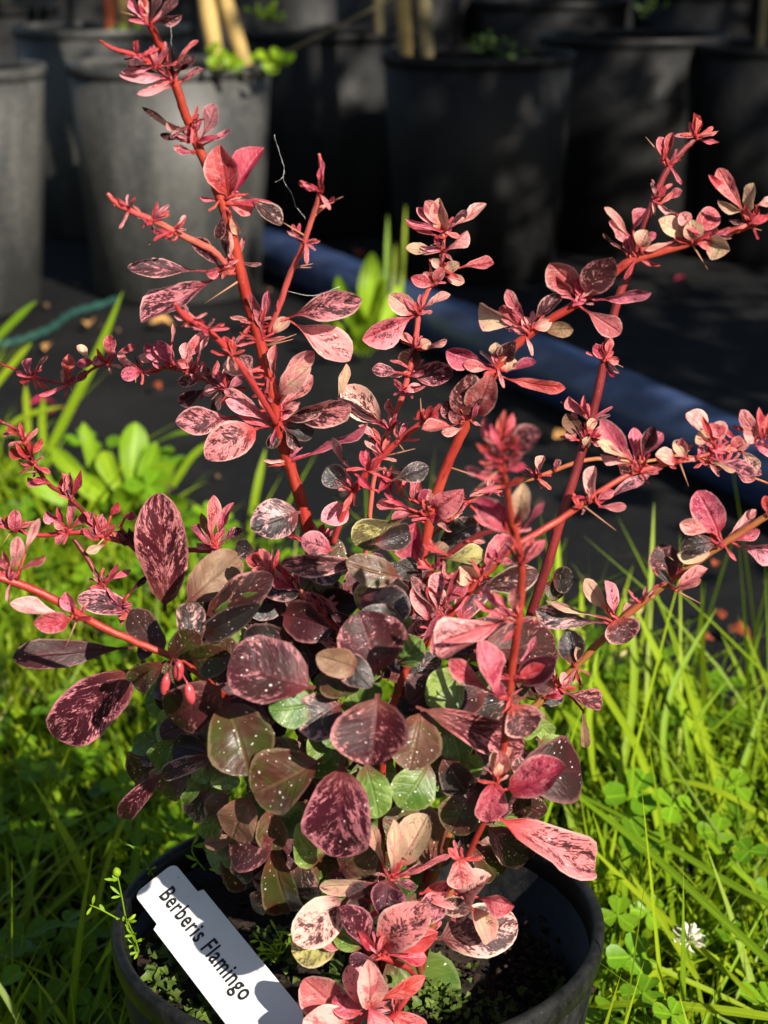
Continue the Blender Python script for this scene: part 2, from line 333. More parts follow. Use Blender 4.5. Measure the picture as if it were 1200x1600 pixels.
def pipe_mat():
    m, t, bs, out = newmat('blue_black_pipe'); tc = N(t, 'TexCoord'); a = noise_(t, tc.outputs['Object'], 22, 5, 0.6)
    col = mixc(t, smooth(t, a, 0.45, 0.75), (0.024, 0.045, 0.12), (0.055, 0.08, 0.16))
    t.links.new(col, bs.inputs['Base Color']); bs.inputs['Roughness'].default_value = 0.36; bump(t, a, 0.1, 0.001, bs); return m
M_PIPE = pipe_mat()

# ------------------------------------------------------------------ setting: ground, fabric
PC = Vector((P(560, 1435, 0.637).x, 0.637, 0.0)); RIM_Z, RIM_R = 0.145, 0.095
def edge_y(x): return 1.37 - 1.05 * x + 0.02 * math.sin(9 * x) + 0.012 * math.sin(23 * x + 1)
me = bpy.data.meshes.new('ground'); S = 250
me.from_pydata([(-S, -S, -0.004), (S, -S, -0.004), (S, S, -0.004), (-S, S, -0.004)], [], [(0, 1, 2, 3)])
tag(obj('ground', me, M_GROUND, None, False), kind='structure')
mb = MB(); nx, ny = 150, 150; vs_ = []; fs = []
for j in range(ny + 1):
    for i in range(nx + 1):
        x = -2.6 + 5.2 * i / nx
        q = (j / ny) ** 1.5; y = edge_y(x) + q * 6.5
        d = Vector((x, y, 0)); a = d.x * 0.8 + d.y * 0.6; b = d.y * 0.8 - d.x * 0.6
        wr = noise.noise(Vector((a * 1.2, b * 7.0, 3.1))); wr2 = noise.noise(Vector((a * 2.3 + 5, b * 22, 1.0)))
        z = 0.003 + 0.006 * max(0, wr) + 0.010 * max(0, wr) ** 3 + 0.0022 * (wr2 + 1) * 0.7
        vs_.append((x, y, z))
for j in range(ny):
    for i in range(nx):
        k = j * (nx + 1) + i; fs.append((k, k + 1, k + nx + 2, k + nx + 1))
mb.add(vs_, fs); tag(obj('weed_fabric', mb.mesh('weed_fabric'), M_FABRIC), kind='structure')

# ------------------------------------------------------------------ pots
def ring_mesh(name, prof, seg=64, jit=0.0, seed=0):
    mb = MB(); vs_, fs, uvs = [], [], []; n = len(prof); rr = random.Random(seed)
    ph = rr.random() * 6
    for (r, z) in prof:
        for k in range(seg):
            a = 2 * math.pi * k / seg; q = 1 + jit * math.sin(2 * a + ph)
            vs_.append((r * q * math.cos(a), r * q * math.sin(a), z)); uvs.append((k / seg, z))
    for i in range(n - 1):
        for k in range(seg):
            k2 = (k + 1) % seg; fs.append((i * seg + k, i * seg + k2, (i + 1) * seg + k2, (i + 1) * seg + k))
    mb.add(vs_, fs, uvs); return mb.mesh(name)
def pot_parts(root, Rt, Rb, H, soil_z, mat, jit=0.0, seed=0, lip=0.004, lip_h=0.012, seg=64, soil_mat=M_SOIL, tilt=(0, 0)):
    t = 0.003
    body = ring_mesh('body', [(0.001, 0.002), (Rb - 0.006, 0.002), (Rb, 0.006), (Rb + (Rt - Rb) * 0.5, H * 0.5), (Rt - lip * .6, H - lip_h - 0.002), (Rt - lip * .6 - t, H - lip_h - 0.001),
                              (Rb + (Rt - Rb) * 0.5 - t * 1.5, H * 0.5), (Rb - t, 0.01), (0.001, 0.008)], seg, jit, seed)
    obj('body', body, mat, root)
    rim = ring_mesh('rim', [(Rt - lip, H - lip_h), (Rt - 0.0006, H - lip_h + .0008), (Rt, H - lip_h * .5), (Rt, H - 0.0016), (Rt - 0.0012, H), (Rt - lip + 0.0006, H), (Rt - lip - 0.0006, H - 0.002), (Rt - lip - 0.0016, H - lip_h * 1.6), (Rt - lip, H - lip_h)], seg, jit, seed)
    obj('rim', rim, mat, root)
    # soil: an uneven disc
    rs = Rb + (Rt - Rb) * soil_z / H - t * 1.7; mb = MB(); vs_ = [(0, 0, soil_z)]; fs = []; rings, sg = 22, 64
    for i in range(1, rings + 1):
        for k in range(sg):
            a = 2 * math.pi * k / sg; r = rs * i / rings; x, y = r * math.cos(a), r * math.sin(a)
            s = 1 if Rt > .12 else 2.2
            h = noise.noise(Vector((x * 40 * s, y * 40 * s, seed))) * 0.006 + noise.noise(Vector((x * 130 * s, y * 130 * s, seed + 3))) * 0.003
            vs_.append((x, y, soil_z + x * tilt[0] + y * tilt[1] + h * (0.4 if i == rings else 1)))
    for k in range(sg): fs.append((0, 1 + k, 1 + (k + 1) % sg))
    for i in range(rings - 1):
        for k in range(sg):
            k2 = (k + 1) % sg; b = 1 + i * sg; fs.append((b + k, b + sg + k, b + sg + k2, b + k2))
    mb.add(vs_, fs); obj('soil', mb.mesh('soil'), soil_mat, root)
pot = empty('plant_pot', PC)
tag(pot, 'round black plastic pot on the grass holding the pink barberry', 'pot')
SOIL_Z = 0.115; TILT = (-0.15, 0.03)
pot_parts(pot, RIM_R, 0.074, RIM_Z, SOIL_Z, M_POT, 0.004, 2, lip=0.0042, lip_h=0.011, tilt=TILT)
def soil_h(x, y): return SOIL_Z + x * TILT[0] + y * TILT[1]     # relative to the pot's axis
# crumbs and clods on the soil
mb = MB(); rr = random.Random(4)
def clod(mb, c, r, rr):
    bm = bmesh.new(); bmesh.ops.create_icosphere(bm, subdivisions=1, radius=1)
    s = rr.random() * 50
    vs_ = [c + v.co * r * (0.75 + 0.9 * noise.noise(v.co * 1.7 + Vector((s, s, s)))) for v in bm.verts]
    fs = [tuple(v.index for v in f.verts) for f in bm.faces]; bm.free(); mb.add(vs_, fs, None, (rr.random(), rr.random()))
for i in range(700):
    a = rr.random() * 6.283; r = 0.086 * math.sqrt(rr.random())
    clod(mb, Vector((r * math.cos(a), r * math.sin(a), soil_h(r * math.cos(a), r * math.sin(a)) + rr.random() * .003)), 0.0006 + 0.0018 * rr.random() ** 2, rr)
for i in range(240):     # the lit mound of loose bark on the right
    c = P(830, 1420, PC.y + 0.012) - PC
    clod(mb, Vector((c.x + rr.gauss(0, .008), c.y + rr.gauss(0, .016), SOIL_Z - .012 + 0.016 * rr.random())), 0.0007 + 0.0019 * rr.random(), rr)
tag(obj('soil_crumbs', mb.mesh('soil_crumbs'), M_CRUMB, pot), kind='stuff')

# ------------------------------------------------------------------ leaf builder
def _prof(p, fn, stub):
    ts = [0, p * .55, p, p + (1 - p) * .10, p + (1 - p) * .22, p + (1 - p) * .36, p + (1 - p) * .5, p + (1 - p) * .63, p + (1 - p) * .75, p + (1 - p) * .86, p + (1 - p) * .94, p + (1 - p) * .985, 1]
    fs = [fn(max(0.0, (t - p) / (1 - p))) for t in ts]; mx = max(fs)
    return [(t, max(stub, f / mx) if t < .97 else f / mx + (.015 if t == 1 else 0)) for t, f in zip(ts, fs)]
PROF = {'spoon': _prof(.14, lambda x: x ** 1.05 * max(0, 1 - x ** 2.4) ** .72, .06),
        'oval': _prof(.07, lambda x: x ** .53 * max(0, 1 - x ** 2.1) ** .6, .07),
        'lance': _prof(.08, lambda x: x ** .95 * max(0, 1 - x ** 2.2) ** .85, .12)}
JS = (-1, -.5, 0, .5, 1)
def leaf_geom(B, T, width, prof='spoon', roll=0.0, bend=0.0, cup=0.2, twist=0.0, bow=0.0, wave=0.05, facing=None, rg=random, minhw=0.0):
    a = T - B; L = a.length; ax = a / L
    v = facing if facing is not None else ((B + T) / 2 - CAM).normalized()
    s = ax.cross(v)
    if s.length < 1e-4: s = ax.cross(Vector((0, 0, 1)))
    s.normalize(); n = s.cross(ax)
    if n.dot(v) > 0: n = -n; s = -s
    hw = width / 2; vs_, uvs, fs = [], [], []; ph = rg.random() * 6.28; ph2 = rg.random() * 6.28
    for (t, f) in PROF[prof]:
        r = roll + twist * (t - .5); cs, sn = math.cos(r), math.sin(r)
        s1 = s * cs + n * sn; n1 = n * cs - s * sn
        arch = 4 * t * (1 - t)
        c = B + a * t + n * (bend * L * arch) + s * (bow * L * arch)
        f2 = max(f, minhw / hw if t < .97 else 0) * (1 + .05 * math.sin(7 * t + ph) + rg.uniform(-.025, .025))
        for j in JS:
            e = abs(j)
            z = cup * hw * f * (.55 * e + .45 * e * e) + wave * L * 0.5 * e * math.sin(9 * t + (ph if j < 0 else ph2)) * f + rg.uniform(-1, 1) * wave * L * .10 * f
            vs_.append(c + s1 * (f2 * hw * j) + n1 * z); uvs.append((j * .5 + .5, t))
    m = len(PROF[prof])
    for i in range(m - 1):
        for k in range(4):
            q = i * 5 + k; fs.append((q, q + 1, q + 6, q + 5))
    return vs_, fs, uvs

# ------------------------------------------------------------------ the barberry: stems (px, py, depth offset mm, radius px)
STEMS = {
 'S1': ('o', [(585,1535,0,12),(545,1300,8,12),(515,1080,12,12),(485,850,10,11.5),(462,755,8,11),(440,690,5,11),(425,610,2,11),(405,530,0,11),(383,455,-3,10.5),(370,400,-5,10),(355,340,-8,9.5),(335,285,-10,9),(310,230,-12,8.5),(290,180,-16,8),(275,135,-20,8),(250,70,-24,7),(232,30,-28,6),(220,-30,-30,4)]),
 'S2': ('p', [(352,412,-8,5),(330,390,-12,6.5),(285,368,-20,6),(245,347,-26,5.5),(205,330,-32,5.5),(182,317,-36,6),(168,302,-38,3)]),
 'S3': ('p', [(420,520,0,4),(437,475,-4,5.5),(455,425,-8,5.5),(473,385,-12,5),(488,340,-16,5),(498,305,-20,4.5),(502,265,-22,5),(498,240,-24,2)]),
 'S3b': ('p', [(488,340,-16,3.5),(505,322,-14,4.5),(522,313,-12,3)]),
 'S4': ('r', [(432,662,2,5),(412,628,-8,6),(385,585,-18,6),(350,540,-28,6),(318,512,-36,6),(290,495,-42,6),(272,473,-46,3)]),
 'S1b': ('r', [(274,135,-20,4),(248,108,-24,5),(222,90,-28,4.5),(190,80,-32,4),(172,74,-34,3.5),(156,63,-36,1.5)]),
 'S5': ('r', [(430,660,15,4),(385,630,35,4),(340,602,48,4),(300,585,55,3.6),(262,574,60,3.4),(220,580,66,3.2),(160,570,72,3),(110,598,80,2.5),(60,590,88,2.5),(0,568,96,1.8)]),
 'S6': ('o', [(655,1530,-30,8),(680,1440,-58,9),(712,1380,-68,9.5),(737,1325,-76,10),(765,1260,-84,10.5),(785,1180,-92,12),(795,1090,-100,12.5),(806,1000,-108,13),(815,920,-116,13),(812,865,-122,12),(800,815,-130,12),(792,770,-140,11),(785,720,-150,9),(780,670,-158,5)]),
 'S7': ('d', [(620,1530,10,11),(690,1300,8,11),(770,1120,4,11),(815,1000,2,11),(848,905,0,11.5),(875,815,0,11.5),(905,720,2,11),(930,630,4,10.5),(945,560,5,10),(965,470,6,10),(985,420,7,9.5),(1008,350,8,9),(1028,295,9,8),(1052,252,10,7.5),(1088,215,12,6)]),
 'S8': ('o', [(600,1500,-25,8),(598,1200,-50,8),(632,1052,-50,8),(680,990,-52,8.5),(725,935,-54,8),(765,890,-55,8),(805,853,-55,8),(875,812,-50,8),(940,766,-48,7),(1000,735,-45,6),(1090,715,-42,5.5),(1150,690,-40,5),(1230,655,-38,4)]),
 'S9': ('o', [(600,1530,5,11),(625,1200,10,11),(645,920,5,11),(662,860,4,11),(680,780,2,11),(708,705,0,11),(738,645,-3,11),(768,590,-6,10.5),(800,545,-8,10),(850,505,-10,9),(900,475,-12,9),(950,435,-14,9),(985,408,-15,9),(1060,385,-18,8),(1115,368,-20,8),(1165,354,-22,7.5),(1230,325,-24,6)]),
 'S10': ('p', [(600,1500,20,5),(570,1000,36,5),(578,800,34,4.5),(592,718,32,4.5),(612,660,31,5),(632,608,30,5.5),(647,545,30,5),(655,490,30,5.5),(668,455,30,4.5),(685,430,30,4),(692,390,30,4),(690,355,30,3.5),(684,325,30,2)]),
 'S11': ('r', [(520,850,0,5),(545,782,-6,6),(570,742,-10,6.5),(602,708,-14,6),(640,675,-18,5.5),(672,650,-22,4)]),
 'S12': ('o', [(420,1150,-20,6),(300,1045,-45,6),(215,1004,-52,6.5),(150,975,-55,7),(100,945,-58,7.5),(50,920,-60,7.5),(0,902,-62,7),(-50,885,-64,5)]),
 'S13': ('r', [(500,950,0,4),(420,872,0,4),(350,862,4,4.5),(280,858,8,4.5),(200,848,10,4.5),(130,832,12,4.5),(60,836,14,4),(20,826,15,3.5),(-30,815,16,3)]),
 'S14': ('d', [(160,842,12,4),(130,800,8,4),(105,775,5,4),(75,755,2,3.8),(50,718,-2,3.6),(36,688,-5,3.5),(22,668,-8,3),(-20,650,-10,2)]),
 'S14b': ('d', [(240,1000,5,4),(190,945,6,4),(163,917,8,4.2),(135,870,10,4.5),(115,842,12,4)]),
 'S15': ('y', [(640,1490,-10,8),(730,1230,-20,8),(800,1140,-24,8.5),(850,1090,-26,9),(890,1050,-28,9),(940,1000,-32,8.5),(975,965,-34,8.5),(1030,920,-38,8.5),(1080,884,-42,8.5),(1130,850,-46,8),(1200,805,-50,7.5),(1250,770,-54,6)]),
 'S16': ('y', [(600,1400,30,4),(625,1000,40,4),(655,865,42,4),(700,815,42,4.2),(750,772,42,4.2),(840,745,42,4.2),(920,718,42,4),(1000,722,44,3.5),(1060,712,45,3),(1120,725,46,2.5),(1200,755,46,2)]),
 'S17': ('d', [(640,960,-40,5),(677,888,-46,5.5),(740,840,-52,5.5),(795,822,-58,4.5)]),
 'S18': ('p', [(560,1010,-30,5),(500,955,-34,6.5),(460,918,-36,7),(425,892,-34,6),(395,880,-28,4)]),
 'S19': ('r', [(345,862,2,3),(336,850,0,4),(331,835,-2,3)]),
 'S20': ('r', [(655,1535,-35,5),(640,1515,-60,5),(605,1498,-78,6),(592,1485,-80,6),(600,1420,-78,5),(610,1372,-76,6),(614,1360,-76,4)]),
 'S21': ('y', [(660,1528,-32,5),(655,1500,-52,7),(672,1448,-66,7.5),(700,1400,-72,7),(722,1345,-78,5)]),
 'S22': ('r', [(655,1530,-40,5),(610,1590,-78,6),(582,1580,-84,7),(575,1565,-85,4)]),
}
SHOOT = {
 'S1': """228,38,203,-2,12,K;230,38,222,-4,15,C;236,36,248,-14,13,D;240,36,278,-2,15,D;243,33,283,22,17,M;232,40,213,10,8,R;
  265,122,186,116,16,M;270,135,214,147,13,M;240,100,236,72,9,R;272,128,268,72,9,D;275,98,310,63,9,K;277,112,305,86,11,D;282,128,318,108,13,M;262,108,302,94,13,D;258,118,200,100,9,D;
  283,206,222,167,11,D;290,210,261,190,13,C;298,222,250,210,10,D;302,238,271,228,12,M;303,240,275,235,8,K;312,220,337,163,25,L;305,212,313,184,11,K;318,226,362,203,10,M;
  356,310,344,226,48,K;364,305,413,231,36,R;358,314,400,322,18,K;385,302,440,352,26,Y;358,316,394,333,22,K;352,326,338,372,17,M;360,330,373,366,15,C;362,318,428,318,12,R;
  343,418,296,373,25,M;326,424,199,418,26,M;345,431,220,502,46,M;356,408,350,352,13,D;352,414,374,396,17,L;352,420,322,427,15,K;362,405,358,362,8,L;340,425,368,418,12,R;
  413,530,392,458,17,L;416,526,420,454,13,K;426,522,452,498,19,C;449,497,566,468,46,M;451,500,547,563,52,M;432,492,436,466,7,R;408,515,415,480,6,R;
  430,603,491,549,30,L;432,622,486,572,36,C;437,637,489,587,28,M;426,592,431,538,15,L;440,642,469,628,11,L;
  395,592,376,555,20,D;388,580,348,572,28,D;402,602,378,560,11,L;420,656,350,610,17,M;418,660,352,626,21,M;372,650,274,660,44,M;405,668,321,716,56,M;
  445,662,548,632,44,M;441,667,490,676,36,X;470,715,575,661,16,L;440,660,505,640,20,M;430,668,372,650,10,R;432,660,415,606,8,R;438,660,455,612,8,R;424,655,402,615,7,R;440,655,432,600,6,R;436,672,420,700,20,X;442,668,470,700,18,D;
  494,845,506,818,8,R;498,846,520,826,7,R;490,846,489,815,6,R""",
 'S2': "232,352,208,322,6,R;262,372,236,355,8,R;270,378,247,362,7,K;200,330,172,306,9,R",
 'S3': "465,370,457,350,8,R;462,372,468,348,6,R;505,300,500,262,8,R;498,290,503,250,7,K;512,318,523,308,7,R",
 'S4': "362,556,350,525,17,R;366,560,358,530,10,R;300,502,276,478,8,R;310,506,288,488,7,R;322,520,300,495,8,R",
 'S1b': "215,92,180,78,6,R;225,95,200,80,7,K;232,100,198,98,10,D;240,105,190,112,12,M",
 'S5': """268,572,226,537,20,K;272,567,243,533,24,K;275,570,326,519,22,K;292,567,290,535,20,L;300,572,272,565,16,K;312,592,279,598,20,M;325,606,279,630,22,W;335,606,319,569,15,M;346,602,376,564,26,M;350,612,384,590,14,L;268,540,272,500,5,L;310,560,322,528,6,L;
  220,580,189,587,22,K;214,572,188,563,10,C;238,568,216,557,12,L;172,556,172,523,19,K;166,560,144,565,15,K;141,564,120,540,13,C;146,566,119,570,14,K;174,560,212,540,11,K;168,566,180,548,12,L;
  104,590,107,553,20,R;104,598,95,578,13,C;112,600,138,580,13,M;110,598,60,618,8,R;45,590,50,560,15,K;46,588,75,555,7,D;45,590,25,580,8,R;50,592,30,596,8,R;350,612,330,640,16,D""",
 'S6': """780,1092,747,999,34,K;776,1086,703,1029,26,K;782,1092,790,1058,14,L;784,1090,765,1060,20,K;806,1062,838,994,12,K;806,1063,852,1040,22,R;808,1066,868,1030,44,W;
  798,966,758,915,14,K;796,966,688,1002,16,K;792,968,684,1026,56,M;800,962,806,918,18,L;795,965,740,935,10,R;800,962,770,925,8,R;
  802,832,744,778,40,K;809,816,818,754,34,C;814,832,851,784,9,K;812,826,826,788,12,K;816,882,852,844,16,K;814,890,832,838,22,K;808,845,790,810,12,R;816,870,800,835,10,R;
  778,1216,771,1174,22,C;786,1206,801,1168,18,C;782,1212,780,1172,26,L;776,1216,764,1284,48,K;790,1234,884,1196,56,K;800,1100,826,1150,60,M;
  783,722,758,650,13,R;783,722,801,645,12,R;780,700,768,668,12,R;786,705,812,680,12,R;780,722,744,692,12,R;790,735,822,728,12,R;782,735,748,718,12,R;784,742,744,744,12,R;780,690,780,650,13,R;784,680,790,640,10,R;788,745,815,700,10,K;778,730,760,700,10,K;786,760,820,745,10,R;782,760,752,765,9,R;790,715,830,700,9,R;
  800,700,848,676,40,M;778,752,726,730,14,L""",
 'S7': """1086,215,1084,176,15,R;1089,213,1096,190,12,R;1087,208,1092,180,9,R;1083,213,1077,190,8,R;1038,254,1029,214,18,K;1041,250,1051,207,13,K;1036,255,1040,228,8,R;1030,316,1066,298,13,K;1030,312,1039,290,10,R;1027,308,1018,285,6,L;1030,320,1052,300,8,R;
  946,562,927,540,18,K;948,556,953,528,13,K;948,562,967,563,13,K;944,565,958,548,8,R;915,652,889,619,20,K;907,678,884,646,26,N;900,688,884,674,15,L;918,672,930,655,15,C;926,682,951,669,22,M;916,700,922,682,14,C;925,690,945,690,16,M;905,665,895,640,8,L""",
 'S8': """990,726,938,654,26,L;992,731,991,668,20,K;1000,721,1023,666,25,M;1004,716,1036,677,24,K;986,716,933,690,15,C;988,726,938,709,13,L;1000,715,1005,680,12,R;996,728,960,690,14,K;1054,716,1024,712,26,C;1072,716,1054,688,20,C;1076,716,1066,684,15,L;
  1111,687,1072,646,28,L;1106,692,1089,678,30,C;1116,691,1098,650,11,R;1116,690,1132,659,26,L;1130,685,1108,662,18,K;1190,687,1162,671,22,L;1190,685,1158,640,22,M;1190,685,1186,636,9,R;1194,685,1204,638,10,R;1196,690,1210,650,16,K;1110,715,1180,742,20,M;1130,722,1190,742,20,M;1142,700,1160,682,14,K;1150,700,1172,690,16,L;1160,705,1185,735,20,Y;1105,700,1135,708,14,R;1180,695,1212,705,18,K;
  922,787,929,728,24,L;936,787,1017,741,16,M;935,791,979,792,15,L;930,785,958,765,16,K;905,795,895,770,8,R;
  746,893,798,838,36,K;742,907,718,884,34,C;736,926,842,893,40,Y;735,915,760,880,8,R;738,912,722,898,8,R;682,962,690,893,26,M;684,955,643,900,16,M;688,950,718,888,14,K;673,984,654,910,38,L;690,948,668,915,14,R;696,945,730,915,16,K;660,1010,690,960,14,K""",
 'S9': """640,806,551,846,48,E;650,812,643,877,48,K;676,797,724,764,40,K;672,797,670,764,16,L;612,772,600,729,11,R;614,772,613,727,10,R;618,772,627,734,10,R;646,783,640,750,11,K;650,782,656,751,10,K;654,783,669,765,12,K;640,797,588,789,16,K;606,770,590,745,8,R;626,775,640,745,8,R;640,795,600,770,9,R;645,800,612,812,14,L;660,815,690,800,12,R;655,800,690,775,10,L;
  720,652,735,583,52,D;716,657,693,628,28,W;742,646,768,584,48,L;720,662,702,642,14,M;725,668,690,676,16,L;
  766,571,697,548,34,K;768,577,724,569,20,L;776,556,775,535,20,C;785,562,806,534,28,M;780,582,808,564,22,C;790,581,838,565,15,K;790,591,884,607,22,R;775,580,755,590,12,R;
  816,511,749,475,36,C;821,511,780,480,26,K;812,491,792,452,18,L;830,507,880,461,22,M;830,511,862,499,18,C;850,516,896,515,24,N;822,508,805,470,12,K;826,520,818,495,14,L;
  905,457,859,411,46,L;900,462,867,431,20,K;914,462,957,402,48,D;926,469,1018,457,19,K;909,481,970,521,34,L;898,470,875,450,14,K;905,468,930,445,12,L;895,478,915,462,14,K;
  985,372,944,324,14,C;980,386,951,346,20,L;975,391,942,364,7,D;988,362,1010,327,19,K;1000,387,1012,360,26,C;1006,378,1025,364,14,K;990,395,970,370,12,R;985,400,980,375,10,K;
  1076,368,1029,344,30,C;1082,378,1080,343,30,C;1086,358,1121,330,34,K;1080,352,1063,333,22,M;1105,372,1117,351,20,L;1105,376,1141,391,36,C;1058,374,1008,391,9,C;1060,335,1028,320,7,L;1090,380,1110,385,12,K;
  1166,337,1122,263,27,K;1152,312,1107,273,14,R;1168,337,1178,286,23,C;1162,332,1122,313,14,C;1180,322,1208,315,14,L;1170,350,1200,340,14,R;1172,348,1165,320,12,R""",
 'S10': """690,362,687,309,28,C;688,362,651,324,16,K;690,360,664,314,24,L;690,362,633,342,9,K;692,372,634,348,10,K;700,357,760,318,16,L;700,354,730,329,14,M;694,393,730,360,19,L;686,391,634,388,18,C;684,388,680,368,10,R;690,378,700,345,14,R;682,447,642,433,20,K;682,442,690,417,18,L;690,417,674,405,14,C;692,427,718,411,16,C;696,432,726,441,17,C;716,419,772,412,19,K;680,440,662,425,14,L;
  650,492,609,460,32,C;654,490,650,471,11,R;648,492,566,531,42,K;660,482,704,460,14,L;650,542,621,521,10,C;655,542,673,534,17,C;665,547,698,530,12,L;640,578,649,543,34,D;642,582,708,583,36,W;625,582,581,577,21,M;632,612,657,602,14,L;
  602,662,527,620,14,M;526,628,541,568,16,C;598,660,534,606,46,Y;600,668,560,640,16,K;590,690,560,665,10,M""",
 'S11': "668,662,675,634,13,R;670,657,684,642,10,R;664,660,655,640,10,R;705,667,659,671,19,L;575,737,564,704,15,R;578,737,573,701,10,R;600,712,590,690,8,R;625,690,618,668,8,R;540,726,519,684,11,D;548,735,530,710,8,D;540,762,511,729,38,X;608,752,670,730,30,X;550,760,540,730,10,R;600,735,640,735,10,D;580,765,560,745,14,R;590,770,610,750,14,R",
 'S12': "120,966,103,924,20,K;115,968,15,943,22,L;108,972,52,972,34,K;20,895,27,838,20,L;38,868,62,810,14,L;14,892,-8,868,13,K;28,892,72,868,12,L;18,895,5,860,8,R;30,890,22,855,8,R;118,968,145,962,10,R",
 'S13': "24,832,25,796,21,K;22,832,8,805,10,R;12,824,-12,812,10,K;105,828,115,777,16,K;100,822,71,799,18,K;108,828,142,800,12,K;98,822,90,790,8,R;104,825,85,812,14,K;158,840,155,804,20,K;150,840,144,818,16,W;160,842,180,820,12,K;165,850,134,862,13,C;202,852,184,829,17,W;172,808,184,784,12,R;194,806,213,808,14,R;150,845,130,825,10,R;215,858,200,830,12,D",
 'S14': "38,692,31,660,9,R;50,722,24,690,12,R;50,722,30,703,9,R;52,720,48,688,9,R;112,778,96,739,10,R;112,778,126,734,11,R;112,776,110,738,9,K;108,778,100,755,9,R;150,828,130,800,8,R",
 'S14b': "170,905,205,890,10,R;163,915,185,880,9,R;200,930,230,900,10,D",
 'S15': """1125,838,1089,767,50,K;1116,832,1062,818,25,L;1134,842,1182,797,16,L;1140,846,1187,828,16,K;1150,852,1218,860,28,M;1120,847,1064,860,34,X;1126,857,1058,866,25,C;1046,908,1034,849,46,D;1046,902,1017,885,12,M;1052,922,1106,889,23,M;1055,925,1095,905,16,L;1050,915,1030,890,14,X;1130,855,1110,835,10,R;
  956,962,914,904,24,C;959,962,945,907,22,M;966,967,996,934,14,C;960,966,978,1005,56,M;946,972,837,953,34,X;948,966,852,938,9,C;958,968,940,945,8,R;897,1038,888,984,40,X;905,1035,900,1010,14,C;868,1078,834,1059,30,D;880,1073,882,1050,14,C;880,1082,940,1106,32,W;911,1108,914,1168,16,N;905,1040,880,1075,10,L;1000,945,1010,930,8,R;868,1070,855,1050,8,R""",
 'S16': "842,742,850,712,15,C;845,745,838,735,8,R;760,775,772,755,12,L;700,815,668,800,14,R;1110,720,1150,735,14,N;1140,732,1180,750,14,L;760,818,688,852,50,X;862,905,897,905,42,X;850,912,880,930,30,B",
 'S17': "690,872,758,868,28,E;662,872,702,855,18,N;700,868,660,850,10,R;780,825,740,805,12,R",
 'S18': "590,1072,485,924,52,M;470,925,425,900,18,K;425,895,405,858,14,K;410,885,385,870,20,K;455,915,440,885,10,R;500,955,470,930,20,K;585,960,608,945,7,L",
 'S19': "335,857,298,824,22,K;332,847,333,774,21,K;338,847,366,785,14,K;341,852,380,828,12,W;328,852,314,802,13,E;334,850,350,830,8,R;326,855,308,838,8,R",
 'S20': """605,1367,582,1289,18,C;612,1366,615,1280,26,C;618,1357,668,1273,52,C;596,1379,499,1386,28,C;608,1371,596,1432,50,W;582,1381,543,1402,24,D;618,1371,674,1354,8,L;622,1372,708,1334,10,K;615,1375,650,1390,14,W;
  543,1404,458,1471,70,Y;584,1491,529,1418,40,W;530,1470,456,1488,70,E;540,1468,498,1472,32,L;596,1483,672,1412,66,M;600,1489,684,1458,40,R;606,1492,667,1497,26,R;606,1482,670,1428,30,Y;592,1480,600,1440,16,W;586,1488,560,1455,14,R;570,1482,522,1448,46,G;575,1410,540,1425,30,D;590,1500,545,1500,22,W""",
 'S21': "655,1396,738,1400,46,K;718,1338,722,1388,42,L;722,1400,768,1368,46,Y;745,1402,804,1416,30,K;742,1422,688,1414,30,Y;735,1415,764,1472,34,C;680,1467,809,1444,80,Y;720,1345,700,1325,12,R;700,1400,650,1440,40,M",
 'S22': "580,1578,575,1499,42,L;571,1572,544,1508,40,M;548,1602,474,1530,66,L;542,1612,474,1592,66,L;575,1572,600,1640,46,L;590,1562,665,1525,26,R;610,1582,664,1614,42,K;578,1575,560,1540,12,R;585,1570,620,1545,14,R;565,1585,520,1560,40,K",
}
